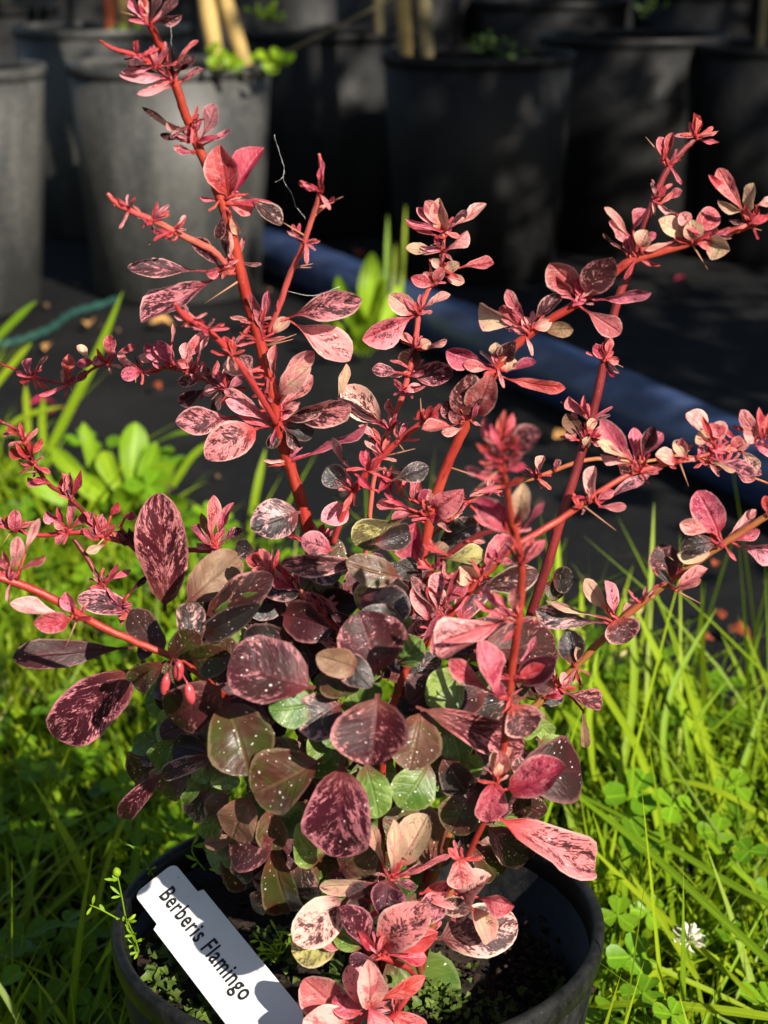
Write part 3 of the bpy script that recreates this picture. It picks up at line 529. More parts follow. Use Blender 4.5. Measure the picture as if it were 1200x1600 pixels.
# the dome of broad old leaves: bx,by,tx,ty,width,type,extra mm towards the viewer
MOUND = """258,955,250,770,78,W,10;288,944,374,866,66,N,12;318,962,427,902,60,D,8;330,972,412,930,40,G,2;210,957,121,934,38,M,0;210,1012,20,1028,50,D,4;218,1038,86,1152,86,W,18;
260,1022,204,953,50,D,14;300,1022,295,942,46,X,18;313,996,407,945,40,X,10;266,1030,309,988,48,B,24;297,1030,362,1026,52,B,20;260,1032,206,1066,42,B,20;242,1012,214,1022,22,D,8;300,1000,270,1005,16,E,4;
352,1068,263,1122,80,D,22;350,1092,388,1212,100,B,16;492,1076,360,1028,106,D,26;496,1098,420,1108,64,G,12;534,1098,468,1142,74,X,8;562,1046,494,1024,48,N,20;592,1056,560,955,100,D,6;640,1000,560,960,60,X,2;
590,1084,580,1196,112,W,30;535,1188,518,1338,106,W,24;504,1186,396,1240,92,B,16;660,1108,640,1204,76,B,18;342,1180,254,1213,30,Y,10;288,1150,240,1196,40,G,4;330,1180,272,1168,54,X,2;258,1205,188,1279,32,W,8;250,1188,220,1188,22,X,0;
325,1196,306,1222,30,G,6;353,1205,353,1235,46,G,6;320,1217,286,1253,20,G,6;396,1243,363,1310,64,N,14;432,1308,360,1338,62,D,16;422,1258,426,1328,48,B,8;346,1268,320,1312,34,G,2;370,1312,320,1318,24,N,6;425,1318,456,1424,58,B,8;
502,1346,463,1288,64,G,10;440,1302,472,1268,34,G,4;570,1188,592,1278,56,G,10;672,1188,624,1262,66,G,8;530,1362,588,1318,66,B,10;692,1332,598,1280,92,B,6;742,1234,704,1302,62,B,12;722,1048,668,1102,66,G,8;
650,1104,818,1168,54,W,22;762,1084,688,1106,50,D,8;800,1200,908,1206,98,D,6;772,1274,929,1361,60,M,22;758,1288,824,1344,58,X,4;740,1018,868,1012,76,D,4;820,1090,690,1130,50,X,2;
602,876,438,880,34,M,12;628,902,540,878,48,B,14;470,800,392,826,60,X,12;546,792,502,814,36,M,6;660,905,620,880,36,X,6;500,1050,560,1080,60,B,10;520,1010,580,1075,44,X,16;440,960,520,985,60,D,0;400,905,470,925,50,X,-4;
600,1490,702,1594,116,G,4;690,1180,730,1240,50,X,6;720,1210,750,1180,40,G,2;700,1130,720,1190,56,G,0;540,1280,590,1340,50,G,-2;480,1250,440,1300,40,G,-4;560,1200,540,1270,40,E,-4;620,1290,660,1340,60,G,-4;730,1320,775,1370,50,B,2;
470,870,530,905,50,X,0;560,930,640,960,60,X,-2;640,940,600,905,40,X,0;380,1030,330,1000,40,B,0;440,1160,390,1190,50,X,0;330,1100,300,1160,50,B,-4;680,1060,640,1100,60,D,0;590,900,560,950,40,E,-4;460,1000,380,1000,60,X,-6;
400,870,370,850,30,X,0;520,860,470,845,40,M,0;580,850,640,830,40,X,-6;620,1040,660,1000,50,G,-6;740,1120,800,1190,60,D,-2;430,1380,400,1350,40,W,4;470,1400,440,1370,40,B,-6;400,1330,372,1372,44,X,0;440,1340,415,1400,46,D,2;470,1330,480,1400,50,X,-2;380,1280,340,1330,44,X,-6;420,1390,395,1420,34,B,0;500,1350,470,1400,44,G,-4;330,1230,300,1280,40,X,-10;360,1240,330,1275,36,B,-6;520,1350,545,1400,44,X,-4;300,1130,250,1150,44,D,0"""
plant = empty('barberry_shrub', PC + Vector((0, 0, SOIL_Z)))
tag(plant, 'pink, cream and burgundy variegated barberry growing in the black pot', 'shrub')
stem_obj, stem_pts = {}, {}
THICK = {'S6': .56, 'S7': .76, 'S8': .76, 'S9': .86, 'S15': .8}
def sp_world(px, py, dmm): return P(px, py, PC.y + dmm / 1000)
for nm, (mt, pts) in STEMS.items():
    fine = spline(pts, 6); wp = []; rad = []
    for i, (x, y, d, r) in enumerate(fine):
        p = sp_world(x, y, d); jit = 0.00012
        if 0 < i < len(fine) - 1: p += Vector((random.uniform(-jit, jit), random.uniform(-jit, jit), random.uniform(-jit, jit)))
        wp.append(p); rad.append(r * THICK.get(nm, 1) * mpp(p) * random.uniform(.93, .97))
    mb = MB(); tube(mb, wp, [r_ * .93 for r_ in rad], 10, (random.random(), 0), wob=0.08)
    # little bud scales where leaves and side shoots leave the stem
    o = world_child('stem', mb.mesh('stem'), SM[mt], plant); stem_obj[nm] = o; stem_pts[nm] = (fine, wp)
def near_stem(nm, x, y):
    fine, wp = stem_pts[nm]; k = min(range(len(fine)), key=lambda i: (fine[i][0] - x) ** 2 + (fine[i][1] - y) ** 2)
    return fine[k][2]
def stem_at(nm, x, y):
    fine, wp = stem_pts[nm]; k = min(range(len(fine)), key=lambda i: (fine[i][0] - x) ** 2 + (fine[i][1] - y) ** 2)
    return fine[k], wp[k]
NODES = []
def mound(px, py):
    r2 = ((px - 540) / 350) ** 2 + ((py - 1150) / 320) ** 2
    return -82 * math.sqrt(max(0, 1 - r2)) if r2 < 1 else 0.0
leaves = []   # (area px, type, stem, verts, faces, uvs, rnd)
rl = random.Random(21)
def add_leaf(nm, bx, by, tx, ty, wpx, T, d0, d1, mnd=False, small=False):
    lim = math.hypot(tx - bx, ty - by) * .24 * .55
    if mnd: d1 = d0 + max(-lim, min(lim, d1 - d0))
    B, Tt = sp_world(bx, by, d0), sp_world(tx, ty, d1)
    L = (Tt - B).length; k = mpp((B + Tt) / 2); lpx = math.hypot(tx - bx, ty - by)
    asp = wpx / max(lpx, 1)
    if mnd: prof = 'oval' if asp > .3 else 'spoon'; roll = rl.uniform(-.35, .35); bend = rl.uniform(.03, .14); cup = rl.uniform(-.15, .7); wv = .10
    else:
        prof = 'lance' if T == 'R' or asp < .17 or (small and lpx < 40) else ('oval' if asp > .5 else 'spoon')
        roll = rl.uniform(.15, .75) * rl.choice((-1, 1)) if asp < .5 else rl.uniform(-.4, .4)
        bend = rl.uniform(-.05, .15); cup = rl.uniform(.15, 1.0); wv = .10
    w = wpx * k / math.cos(roll) * 1.04
    g = leaf_geom(B, Tt, w, prof, roll, bend, cup, rl.uniform(-.6, .6), rl.uniform(-.04, .04), wv, None, rl, 1.9 * k)
    pet = None
    if not mnd:
        (sx, sy, sd, sr), sw = stem_at(nm, bx, by); dist = math.hypot(sx - bx, sy - by)
        if dist < 60:
            if not small: NODES.append((nm, sx, sy, sd, sr))
            d0_ = (Tt - B).normalized(); st = sw + (B - sw) * .15
            pet = [st, st.lerp(B, .55) + d0_ * k * -2, B + d0_ * k * 3], [2.5 * k, 2.2 * k, 1.9 * k]
    leaves.append((lpx * wpx, T, nm, *g, (rl.random(), rl.random()), pet))
for nm, txt in SHOOT.items():
    for rec in txt.replace('\n', ' ').split(';'):
        q = rec.strip().split(',')
        bx, by, tx, ty, wd = map(float, q[:5]); T = q[5]
        d0 = near_stem(nm, bx, by); L = math.hypot(tx - bx, ty - by) * 0.24
        add_leaf(nm, bx, by, tx, ty, wd, T, d0 + rl.uniform(-4, 1), d0 + rl.uniform(-.55, .3) * L - 2)
MS = ['S1', 'S9', 'S8', 'S7', 'S12', 'S13', 'S20']
def mound_stem(x, y): return 'S12' if x < 330 else ('S1' if x < 480 else ('S9' if x < 620 else ('S8' if x < 700 else 'S7')))
for rec in MOUND.replace('\n', '').split(';'):
    q = rec.strip().split(','); bx, by, tx, ty, wd = map(float, q[:5]); f = float(q[6])
    add_leaf(mound_stem(bx, by), bx, by, tx, ty, wd, q[5], mound(bx, by) - f + 8, mound(tx, ty) - f, True)
# leaves deeper inside the dome
for i in range(300):
    a = rl.random() * 6.283; r = math.sqrt(rl.random()) * 0.97
    cx, cy = 550 + 325 * r * math.cos(a), 1140 + 275 * r * math.sin(a)
    if cx < 300 and cy > 1230: continue
    an = math.atan2(cy - 1080, cx - 545) + rl.gauss(0, .8); l = rl.uniform(40, 95)
    bx, by = cx - math.cos(an) * l / 2, cy - math.sin(an) * l / 2
    tx, ty = cx + math.cos(an) * l / 2, cy + math.sin(an) * l / 2
    dz = rl.uniform(18, 75)
    T = rl.choice('DDXXXBBGGW' if cy < 1120 else 'XBBGGGGGDD')
    if cx > 640 and cy < 1000: T = rl.choice('MMXWKD')
    add_leaf(mound_stem(cx, cy), bx, by, tx, ty, l * rl.uniform(.5, .8), T, mound(bx, by) + dz + 10, mound(tx, ty) + dz, True)
# small paired leaves and bud leaves at nodes between the large ones
for nm in STEMS:
    fine, wp = stem_pts[nm]; mt = STEMS[nm][0]
    if nm in ('S1', 'S2', 'S3', 'S4', 'S3b', 'S1b', 'S6', 'S7', 'S9', 'S12', 'S11'): continue
    for k in range(4, len(fine) - 2, 7):
        x, y, d, r = fine[k]
        if y > 1250 or (300 < x < 700 and 900 < y): continue
        for q in range(rl.choice((0, 1, 2, 2))):
            x2, y2, _, _ = fine[k + 1]; dirn = math.atan2(y2 - y, x2 - x) + rl.choice((-1, 1)) * rl.uniform(.4, 1.1)
            l = rl.uniform(12, 34)
            add_leaf(nm, x, y, x + math.cos(dirn) * l, y + math.sin(dirn) * l, l * rl.uniform(.28, .5), rl.choice('RRKLKM'), d - 2, d + rl.uniform(-6, 6), False, True)
# crimson bud scales crowding every node
done = []
for (nm, x, y, d, r) in list(NODES):
    if any(n2 == nm and math.hypot(x - a, y - b) < 24 for n2, a, b in done): continue
    done.append((nm, x, y))
    for q in range(rl.choice((5, 6, 7, 8))):
        an = rl.uniform(0, 6.283); l = rl.uniform(11, 32); an = an if rl.random() < .4 else -abs(an % 3.14)
        add_leaf(nm, x + rl.uniform(-3, 3), y + rl.uniform(-3, 3), x + math.cos(an) * (l + r), y + math.sin(an) * (l + r), l * rl.uniform(.16, .30), rl.choice('RRRRKLKM'), d - 1, d + rl.uniform(-6, 4), False, True)
leaves.sort(key=lambda q: -q[0])
for (ar, T, nm, v, f, u, rnd, pet) in leaves[:300]:
    mb = MB(); mb.add(v, f, u, rnd)
    if pet: tube(mb, pet[0], pet[1], 6, rnd, 1)
    world_child('leaf', mb.mesh('leaf'), [LM[T], SM['r']], plant).parent = stem_obj[nm]
for o in list(bpy.data.objects):      # leaves sit under their stem: their meshes are already in place
    if o.name.startswith('leaf') and o.parent in stem_obj.values(): o.location = (0, 0, 0)
mb = MB()
for (ar, T, nm, v, f, u, rnd, pet) in leaves[300:]:
    mb.add(v, f, u, rnd, LKEYS.index(T))
    if pet: tube(mb, pet[0], pet[1], 5, rnd, len(LKEYS))
tag(world_child('small_leaves', mb.mesh('small_leaves'), [LM[k] for k in LKEYS] + [SM['r']], plant), kind='stuff')
# thorns
THORNS = [('S1',213,32,188,18),('S1',352,444,320,474),('S1',432,530,463,522),('S1',436,533,458,530),('S2',262,374,231,383),('S2',222,334,208,321),('S3b',520,313,536,307),('S3',470,420,489,412),('S3',470,422,487,418),('S3',463,368,443,348),
 ('S7',1090,220,1122,205),('S7',1036,252,1009,214),('S7',1022,303,1018,286),('S7',948,565,974,574),('S7',912,650,876,628),('S8',1055,730,1076,760),('S8',920,798,963,829),('S9',1082,390,1106,421),('S9',1168,350,1190,360),('S11',650,652,657,622),('S11',598,716,649,701),('S11',622,690,632,705),
 ('S6',776,732,735,772),('S9',725,740,770,752),('S15',1075,890,1045,870),('S12',118,978,102,1012),('S16',845,748,857,765),('S15',1058,935,1095,943),('S5',345,602,330,625),('S5',112,600,112,616),('S5',215,580,212,598),('S13',165,848,140,865),('S13',20,830,4,850),('S14',60,735,40,738)]
for nm, bx, by, tx, ty in THORNS:
    (sx, sy, d, sr), b = stem_at(nm, bx, by); e = sp_world(tx, ty, d - 4); mb = MB()
    k = mpp(b); tube(mb, [b, b.lerp(e, .5), e], [1.9 * k, 1.15 * k, .3 * k], 6)
    o = world_child('thorn', mb.mesh('thorn'), M_THORN, plant); o.parent = stem_obj[nm]; o.location = (0, 0, 0)
# berries
for bx, by, tx, ty, wr in ((280,1032,278,1064,8.5),(261,1054,255,1086,7.5),(293,1068,300,1101,8.5)):
    d = mound(bx, by) - 34; b, e = sp_world(bx, by, d), sp_world(tx, ty, d); k = mpp(b); mb = MB()
    ts = [0, .08, .2, .4, .6, .8, .93, 1]; rs = [.25, .55, .82, 1, 1, .8, .45, .12]
    tube(mb, [b.lerp(e, t) for t in ts], [r * wr * k for r in rs], 12)
    s = sp_world(270, 1028, d + 10); tube(mb, [s, s.lerp(b, .6), b], [1.2 * k] * 3, 6)
    o = world_child('berry', mb.mesh('berry'), M_BERRY, plant); o.parent = stem_obj['S12']; o.location = (0, 0, 0)

# ------------------------------------------------------------------ the white plant label
A0, A1 = P(242, 1374, PC.y + 0.012), P(430, 1612, PC.y - 0.070)          # middle of its top end, where it nears the soil
V = (A1 - A0); VL = V.length; V.normalize()
best = None
for k in range(-60, 61):
    wv = P(273, 1349, PC.y + 0.012 + k * 0.0008) - A0
    c = abs(wv.normalized().dot(V))
    if best is None or c < best[0]: best = (c, wv)
Wv = best[1] - V * best[1].dot(V); HW = Wv.length; Wv.normalize(); NV = Wv.cross(V)
if NV.dot(CAM - A0) < 0: NV = -NV
lab = empty('plant_label', A0 + V * VL); tag(lab, 'white plastic plant label printed Berberis Flamingo stuck in the black pot', 'plant label')
hb = HW * 1.22; hl = 0.0205; LEN = VL + 0.02
def arc(cx, cy, r, a0, a1, n=5): return [(cx + r * math.cos(a0 + (a1 - a0) * i / n), cy + r * math.sin(a0 + (a1 - a0) * i / n)) for i in range(n + 1)]
rc = 0.0035; outl = []     # (along, across)
outl += arc(rc, HW - rc, rc, math.pi / 2, math.pi) [::1]
outl += arc(rc, -HW + rc, rc, math.pi, 1.5 * math.pi)
outl += [(hl, -HW), (hl + .0012, -hb), (LEN - .02, -hb), (LEN, -.003), (LEN, .003), (LEN - .02, hb), (hl + .0012, hb), (hl, HW)]
mb = MB(); n = len(outl); th = 0.0007
top = [A0 + V * a + Wv * b + NV * th for a, b in outl]; bot = [p - NV * th * 2 for p in top]
mb.add(top + bot, [tuple(range(n)), tuple(range(2 * n - 1, n - 1, -1))] + [(i, i + n, (i + 1) % n + n, (i + 1) % n) for i in range(n)])
world_child('card', mb.mesh('card'), M_WHITE, lab, False)
fc = bpy.data.curves.new('lettering', 'FONT'); fc.body = 'Berberis Flamingo'; fc.size = 1.0; fc.offset = 0.016; fc.space_character = 1.1; fc.resolution_u = 3
fo = bpy.data.objects.new('lettering_curve', fc); COL.objects.link(fo)
bpy.context.view_layer.update()
tm = bpy.data.meshes.new_from_object(fo.evaluated_get(bpy.context.evaluated_depsgraph_get())); bpy.data.objects.remove(fo)
xs = [v.co.x for v in tm.vertices]; x0, x1 = min(xs), max(xs)
# text runs along V, its top towards the right hand edge
def lab_uv(px, py):
    d = (P(px, py, 1.0) - CAM); t = (A0 - CAM).dot(NV) / d.dot(NV); q = CAM + d * t - A0
    return q.dot(V), q.dot(Wv)
sA, sB = lab_uv(258, 1396), lab_uv(388, 1560)
sca = (sB[0] - sA[0]) / (x1 - x0); mid = (sA[1] + sB[1]) / 2
for v in tm.vertices:
    v.co = A0 + V * (sA[0] + (v.co.x - x0) * sca) + Wv * (mid + (v.co.y * 1.12 - .30) * sca) + NV * (th + .00018)
world_child('lettering', tm, M_INK, lab, False)

# ------------------------------------------------------------------ little growths in the pot
def lobed(mb, c, r, nrm, rg, rnd, lobes=3):
    a = nrm.orthogonal().normalized(); b = nrm.cross(a); n = 10; ph = rg.random() * 6.28
    vs_ = [c - nrm * r * .15]; uvs = [(.5, .5)]
    for k in range(n):
        t = 2 * math.pi * k / n; q = r * (0.78 + .28 * math.sin(lobes * t + ph) + rg.uniform(-.1, .1))
        vs_.append(c + a * math.cos(t) * q + b * math.sin(t) * q + nrm * (r * .25 * math.sin(2 * t + ph))); uvs.append((.5 + .5 * math.cos(t), .5 + .5 * math.sin(t)))
    mb.add(vs_, [(0, 1 + k, 1 + (k + 1) % n) for k in range(n)], uvs, rnd)
rp = random.Random(8)
def soil_pt(px, py, z=SOIL_Z + .003):
    p = G(px, py, z)
    for _ in range(4): p = G(px, py, soil_h(p.x - PC.x, p.y - PC.y) + z - SOIL_Z)
    return p
mb = MB()
for (cx, cy, sx, sy, n, s) in ((670,1510,45,26,110,.0017),(690,1560,40,26,80,.0019),(770,1580,60,30,50,.002),(262,1525,22,40,40,.0026),(315,1580,26,24,40,.0028),(222,1485,16,36,30,.0026),(440,1490,45,30,60,.0022),(520,1520,40,30,40,.0025),(860,1545,40,30,40,.0026),(480,1440,60,40,40,.002)):
    for i in range(n):
        p = soil_pt(rp.gauss(cx, sx * .6), rp.gauss(cy, sy * .6), SOIL_Z + rp.uniform(.001, .008))
        if (Vector((p.x, p.y, 0)) - PC).length > .082: continue
        nr = Vector((rp.gauss(0, .5), rp.gauss(-.2, .5), 1)).normalized()
        lobed(mb, p, s * rp.uniform(.6, 1.5), nr, rp, (rp.random(), rp.random()))
tag(world_child('liverwort_and_moss', mb.mesh('liverwort_and_moss'), M_LIVER, pot), kind='stuff')
def pearlwort(name, label, pts, tips):
    root = empty(name, soil_pt(*pts[0])); tag(root, label, 'weed', 'pearlwort weeds in the pot')
    for path in tips:
        w3 = [P(x, y, PC.y + d) for x, y, d in spline([(p[0], p[1], p[2]) for p in path], 4)]
        mb = MB(); k = mpp(w3[0]); tube(mb, w3, [1.7 * k * (1 - .4 * i / len(w3)) for i in range(len(w3))], 5, (rp.random(), .6))
        world_child('stalk', mb.mesh('stalk'), M_WEED, root)
        for i in range(2, len(w3), 3):
            for q in range(rp.choice((2, 3))):
                d = Vector((rp.gauss(0, 1), rp.gauss(-.2, .6), rp.gauss(.4, .6))).normalized(); mb = MB()
                g = leaf_geom(w3[i], w3[i] + d * rp.uniform(12, 26) * k, 4.5 * k, 'lance', 0, .05, .2, rg=rp); mb.add(*g, (rp.random(), .7))
                world_child('leaf', mb.mesh('leaf'), M_WEED, root)
        if path[-1][-1] == 1:
            mb = MB(); e = w3[-1]; dd = (w3[-1] - w3[-2]).normalized()
            tube(mb, [e + dd * t * k for t in (0, 3, 8, 13, 16)], [r * k for r in (1.5, 5, 7, 5, 1.5)], 8, (.8, .8)); world_child('bud', mb.mesh('bud'), M_WEED, root)
def pth(*a, bud=0): return [(x, y, d, 0) for x, y, d in a[:-1]] + [(*a[-1], bud)]
pearlwort('pearlwort', 'thin green pearlwort weed with buds leaning over the left pot rim', [(215, 1500)],
          [pth((215,1500,0),(200,1450,-.004),(165,1425,-.006),(140,1414,-.006)), pth((215,1490,0),(200,1450,0),(190,1400,0),(184,1370,0), bud=1), pth((240,1370,.03),(225,1345,.03),(205,1322,.03),(190,1320,.03), bud=1), pth((220,1500,0),(212,1470,-.005),(200,1440,-.01))])
pearlwort('pearlwort', 'small green pearlwort weed between the white label and the cream leaves', [(430, 1490)],
          [pth((430,1500,-.03),(425,1480,-.034),(405,1470,-.036)), pth((430,1500,-.03),(440,1475,-.034),(432,1455,-.036)), pth((425,1500,-.03),(415,1490,-.036),(400,1482,-.038)), pth((440,1490,-.03),(460,1460,-.03),(478,1450,-.03))])
pearlwort('pearlwort', 'wispy pearlwort stems in the dark soil above the white label', [(350, 1350)],
          [pth((350,1380,0),(345,1340,0),(350,1300,0)), pth((320,1360,.02),(300,1330,.02),(310,1300,.02)), pth((480,1400,-.02),(470,1370,-.02),(485,1340,-.02))])

# ------------------------------------------------------------------ lawn: grass (uncountable), clover
rg = random.Random(5)
def blade(mb, base, h, wd, lean, az, rnd, droop=0.5, seg=4, tw=None):
    d = Vector((math.cos(az), math.sin(az), 0)); s = Vector((-math.sin(az), math.cos(az), 0))
    ta = rg.uniform(0, 3.14) if tw is None else tw
    s = (s * math.cos(ta) + d * math.sin(ta)); vs_, uvs = [], []
    for i in range(seg):
        t = i / seg; c = base + d * (h * (lean * t + droop * t * t * lean)) + Vector((0, 0, h * (t - .35 * droop * lean * t * t)))
        wq = wd * .5 * (1 - t ** 2.2) * (1 if i else .7)
        vs_ += [c - s * wq, c + s * wq]; uvs += [(0, t), (1, t)]
    c = base + d * (h * lean * (1 + droop)) + Vector((0, 0, h * (1 - .35 * droop * lean))); vs_.append(c); uvs.append((.5, 1))
    fs = [(2 * i, 2 * i + 1, 2 * i + 3, 2 * i + 2) for i in range(seg - 1)] + [(2 * seg - 2, 2 * seg - 1, 2 * seg)]
    mb.add(vs_, fs, uvs, rnd)
def lawn_ok(x, y, m=0.0): return y < edge_y(x) + m and (Vector((x, y, 0)) - PC).length > 0.10
mb = MB(); cnt = 0
while cnt < 8000:
    y = rg.uniform(.50, 1.95); x = rg.uniform(-.26 * y - .18, .26 * y + .2)
    if not lawn_ok(x, y, -.02 + rg.gauss(0, .03)): continue
    cl = noise.noise(Vector((x * 9, y * 9, 0)))
    if rg.random() > .62 + cl * .7: continue
    near_edge = max(0, 1 - (edge_y(x) - y) / .25)
    h = rg.uniform(.025, .07) * (1 + .5 * cl) * (1 + (.35 if x > .05 else -.1)); cnt += 1
    if rg.random() < .10: h *= 1.9
    ln_, az_ = rg.uniform(.1, .9), rg.uniform(0, 6.283)
    if (Vector((x + math.cos(az_) * h * ln_ * 1.5, y + math.sin(az_) * h * ln_ * 1.5, 0)) - PC).length < .105: az_ = math.atan2(y - PC.y, x - PC.x)
    blade(mb, Vector((x, y, -.003)), h, rg.uniform(.0024, .0046) * (1.5 if rg.random() < .25 else 1), ln_, az_, (rg.random(), rg.random()), rg.uniform(.1, .9))
tag(obj('grass', mb.mesh('grass'), M_GRASS), 'short sunlit green lawn grass around the pot and along the black ground fabric', 'grass', kind='stuff')
mb = MB()
for i in range(420):
    y = rg.uniform(.6, 1.7); x = rg.uniform(-.24 * y - .1, .24 * y + .1)
    if not lawn_ok(x, y, -.02): continue
    blade(mb, Vector((x, y, -.002)), rg.uniform(.02, .06), rg.uniform(.001, .0022), rg.uniform(.8, 1.6), rg.uniform(0, 6.28), (rg.random(), rg.random() * .8), .5)
tag(obj('dry_grass', mb.mesh('dry_grass'), M_STRAW), 'dry straw coloured grass bits low in the lawn', 'dry grass', kind='stuff')
def leaflet(mb, c, d, nr, r, rnd):
    """obcordate clover leaflet from c outwards along d"""
    s = nr.cross(d).normalized(); vs_ = [c]; uvs = [(.5, 0)]; pr = [(.25, .30), (.5, .48), (.75, .52), (.95, .38), (1.0, .16)]
    mid = [c + d * (r * t) - nr * r * .05 for t in (.35, .7, .93)]
    pl = [c + d * (r * t) + s * (r * q) + nr * (r * .12 * q / .5) for t, q in pr]; prr = [c + d * (r * t) - s * (r * q) + nr * (r * .12 * q / .5) for t, q in pr]
    vs_ += mid + pl + prr; uvs += [(.5, .35), (.5, .7), (.5, .95)] + [(.5 + q, t) for t, q in pr] + [(.5 - q, t) for t, q in pr]
    L = [4, 5, 6, 7, 8]; Q = [9, 10, 11, 12, 13]
    fs = [(0, 1, L[0]), (1, L[1], L[0]), (1, 2, L[1]), (2, L[2], L[1]), (2, 3, L[3], L[2]), (3, L[4], L[3]),
          (0, Q[0], 1), (1, Q[0], Q[1]), (1, Q[1], 2), (2, Q[1], Q[2]), (2, Q[2], Q[3], 3), (3, Q[3], Q[4])]
    mb.add(vs_, fs, uvs, rnd)
def clover_leaf(mb, top, r, rg, nr=None, split=None):
    nr = nr or Vector((rg.gauss(0, .25), rg.gauss(-.15, .25), 1)).normalized(); a = nr.orthogonal().normalized(); ph = rg.random() * 6.28; rnd = (rg.random(), rg.random())
    for q in range(3):
        d = Quaternion(nr, ph + q * 2.094) @ a; d = (d + nr * rg.uniform(-.05, .2)).normalized(); n2 = (nr - d * nr.dot(d)).normalized()
        m = MB() if split is not None else mb
        leaflet(m, top, d, n2, r, rnd)
        if split is not None: world_child('leaflet', m.mesh('leaflet'), M_CLOVER, split)
mb = MB(); cnt = 0
while cnt < 620:
    y = rg.uniform(.6, 1.8); x = rg.uniform(-.24 * y - .12, .24 * y + .12)
    if not lawn_ok(x, y, -.01): continue
    if noise.noise(Vector((x * 6 + 9, y * 6, 2))) + rg.uniform(-.3, .3) < (-.15 if x < 0 else .05): continue
    z = rg.uniform(.018, .055); cnt += 1; top = Vector((x, y, z))
    clover_leaf(mb, top, rg.uniform(.007, .014), rg)
    tube(mb, [Vector((x + rg.gauss(0, .006), y + rg.gauss(0, .006), -.002)), top], [.0008, .0006], 4, (.5, .5), cap=False)
tag(obj('clover_patch', mb.mesh('clover_patch'), M_CLOVER), 'low green clover leaves mixed through the lawn grass', 'clover', kind='stuff')

def clover_plant(label, spots, z=.05):
    b = G(*spots[0][:2], z); root = empty('clover_plant', (b.x, b.y, 0)); tag(root, label, 'clover', 'larger clover plants in the lawn')
    for px, py, rpx in spots:
        t = G(px, py, z); k = mpp(t); lf = MB(); base = Vector((b.x + rg.gauss(0, .008), b.y + .012 + rg.gauss(0, .008), -.002))
        tube(lf, [base, base.lerp(t, .6) + Vector((0, 0, .006)), t], [.0010, .0009, .0007], 5, (.5, .5)); st = world_child('stalk', lf.mesh('stalk'), M_CLOVER, root)
        nr = Vector((rg.gauss(.1, .2), -.45 + rg.gauss(0, .15), 1)).normalized(); a = nr.orthogonal().normalized(); ph = rg.random() * 6.28; rnd = (rg.random(), .4 + .6 * rg.random())
        for q in range(3):
            d = Quaternion(nr, ph + q * 2.094) @ a; n2 = (nr - d * nr.dot(d)).normalized(); m = MB(); leaflet(m, t, d, n2, rpx * .75 * k, rnd)
            o = world_child('leaflet', m.mesh('leaflet'), M_CLOVER, root)
clover_plant('broad clover leaves crossed by grass shadows right of the pot', [(990,1240,62),(1000,1310,56),(1050,1260,48)], .085)
clover_plant('clover leaves close beside the right rim of the pot', [(965,1430,46),(985,1495,52)], .085)
clover_plant('clover leaves under the right pot rim near the bottom edge of the picture', [(1005,1550,48),(1050,1585,44)], .08)
clover_plant('tall bright clover leaves against the fabric, behind the left branches', [(200,690,46),(260,720,44),(130,690,40),(230,760,50)], .07)
clover_plant('shaded clover leaves low on the far left of the lawn', [(25,1240,44),(70,1260,40),(55,1310,46),(20,1300,40)], .03)
clover_plant('shaded clover leaves left of the pot by the label', [(120,1480,44),(70,1560,46),(140,1570,40)], .03)
clover_plant('sunlit clover leaves at the right edge of the lawn', [(1150,1230,46),(1120,1300,44),(1170,1330,40)], .08)

def strap(mb, pts, wd, rnd):
    """a long blade along world points, its face turned to the sky"""
    n = len(pts); vs_, uvs, fs = [], [], []
    for i, p in enumerate(pts):
        t = (pts[min(i + 1, n - 1)] - pts[max(i - 1, 0)]).normalized(); s = t.cross(Vector((.15, -.6, .8))).normalized(); nn = s.cross(t)
        q = i / (n - 1); h = wd * .5 * min(1, (1 - q) * 3.2 + .05) * (.75 + .25 * min(1, q * 5))
        vs_ += [p - s * h + nn * h * .25, p, p + s * h + nn * h * .25]; uvs += [(0, q), (.5, q), (1, q)]
    for i in range(n - 1):
        k = i * 3; fs += [(k, k + 1, k + 4, k + 3), (k + 1, k + 2, k + 5, k + 4)]
    mb.add(vs_, fs, uvs, rnd)
def tuft(label, blades, group='long grass tufts'):
    b0 = P(*blades[0][1][0]); root = empty('grass_tuft', (b0.x, b0.y, 0)); tag(root, label, 'grass tuft', group)
    for wpx, pts in blades:
        w3 = [P(*q) for q in spline(pts, 5)]; mb = MB(); strap(mb, w3, wpx * 1.15 * mpp(w3[len(w3) // 2]), (rg.random(), .45 + .5 * rg.random()))
        world_child('blade', mb.mesh('blade'), M_GRASS, root)
tuft('long grass blades sweeping down to the right beside the pot', [
 (13, [(1235,1535,.68),(1110,1420,.74),(1000,1320,.80),(850,1205,.86)]), (12, [(1270,1450,.72),(1130,1375,.77),(1000,1295,.82),(870,1222,.87)]),
 (9, [(1180,1560,.70),(1080,1470,.74),(1000,1400,.77),(890,1290,.80)]), (10, [(1090,1530,.71),(1040,1450,.74),(985,1365,.77)]),
 (13, [(1240,1595,.66),(1120,1578,.67),(1000,1568,.68),(930,1574,.69)]), (12, [(945,1556,.70),(1000,1530,.71),(1070,1512,.73)]), (8, [(1000,1500,.72),(1090,1540,.72),(1190,1585,.72)]), (10, [(1230,1300,.85),(1130,1240,.87),(1040,1215,.89)]), (10, [(1200,1400,.80),(1120,1330,.82),(1060,1240,.85)])])
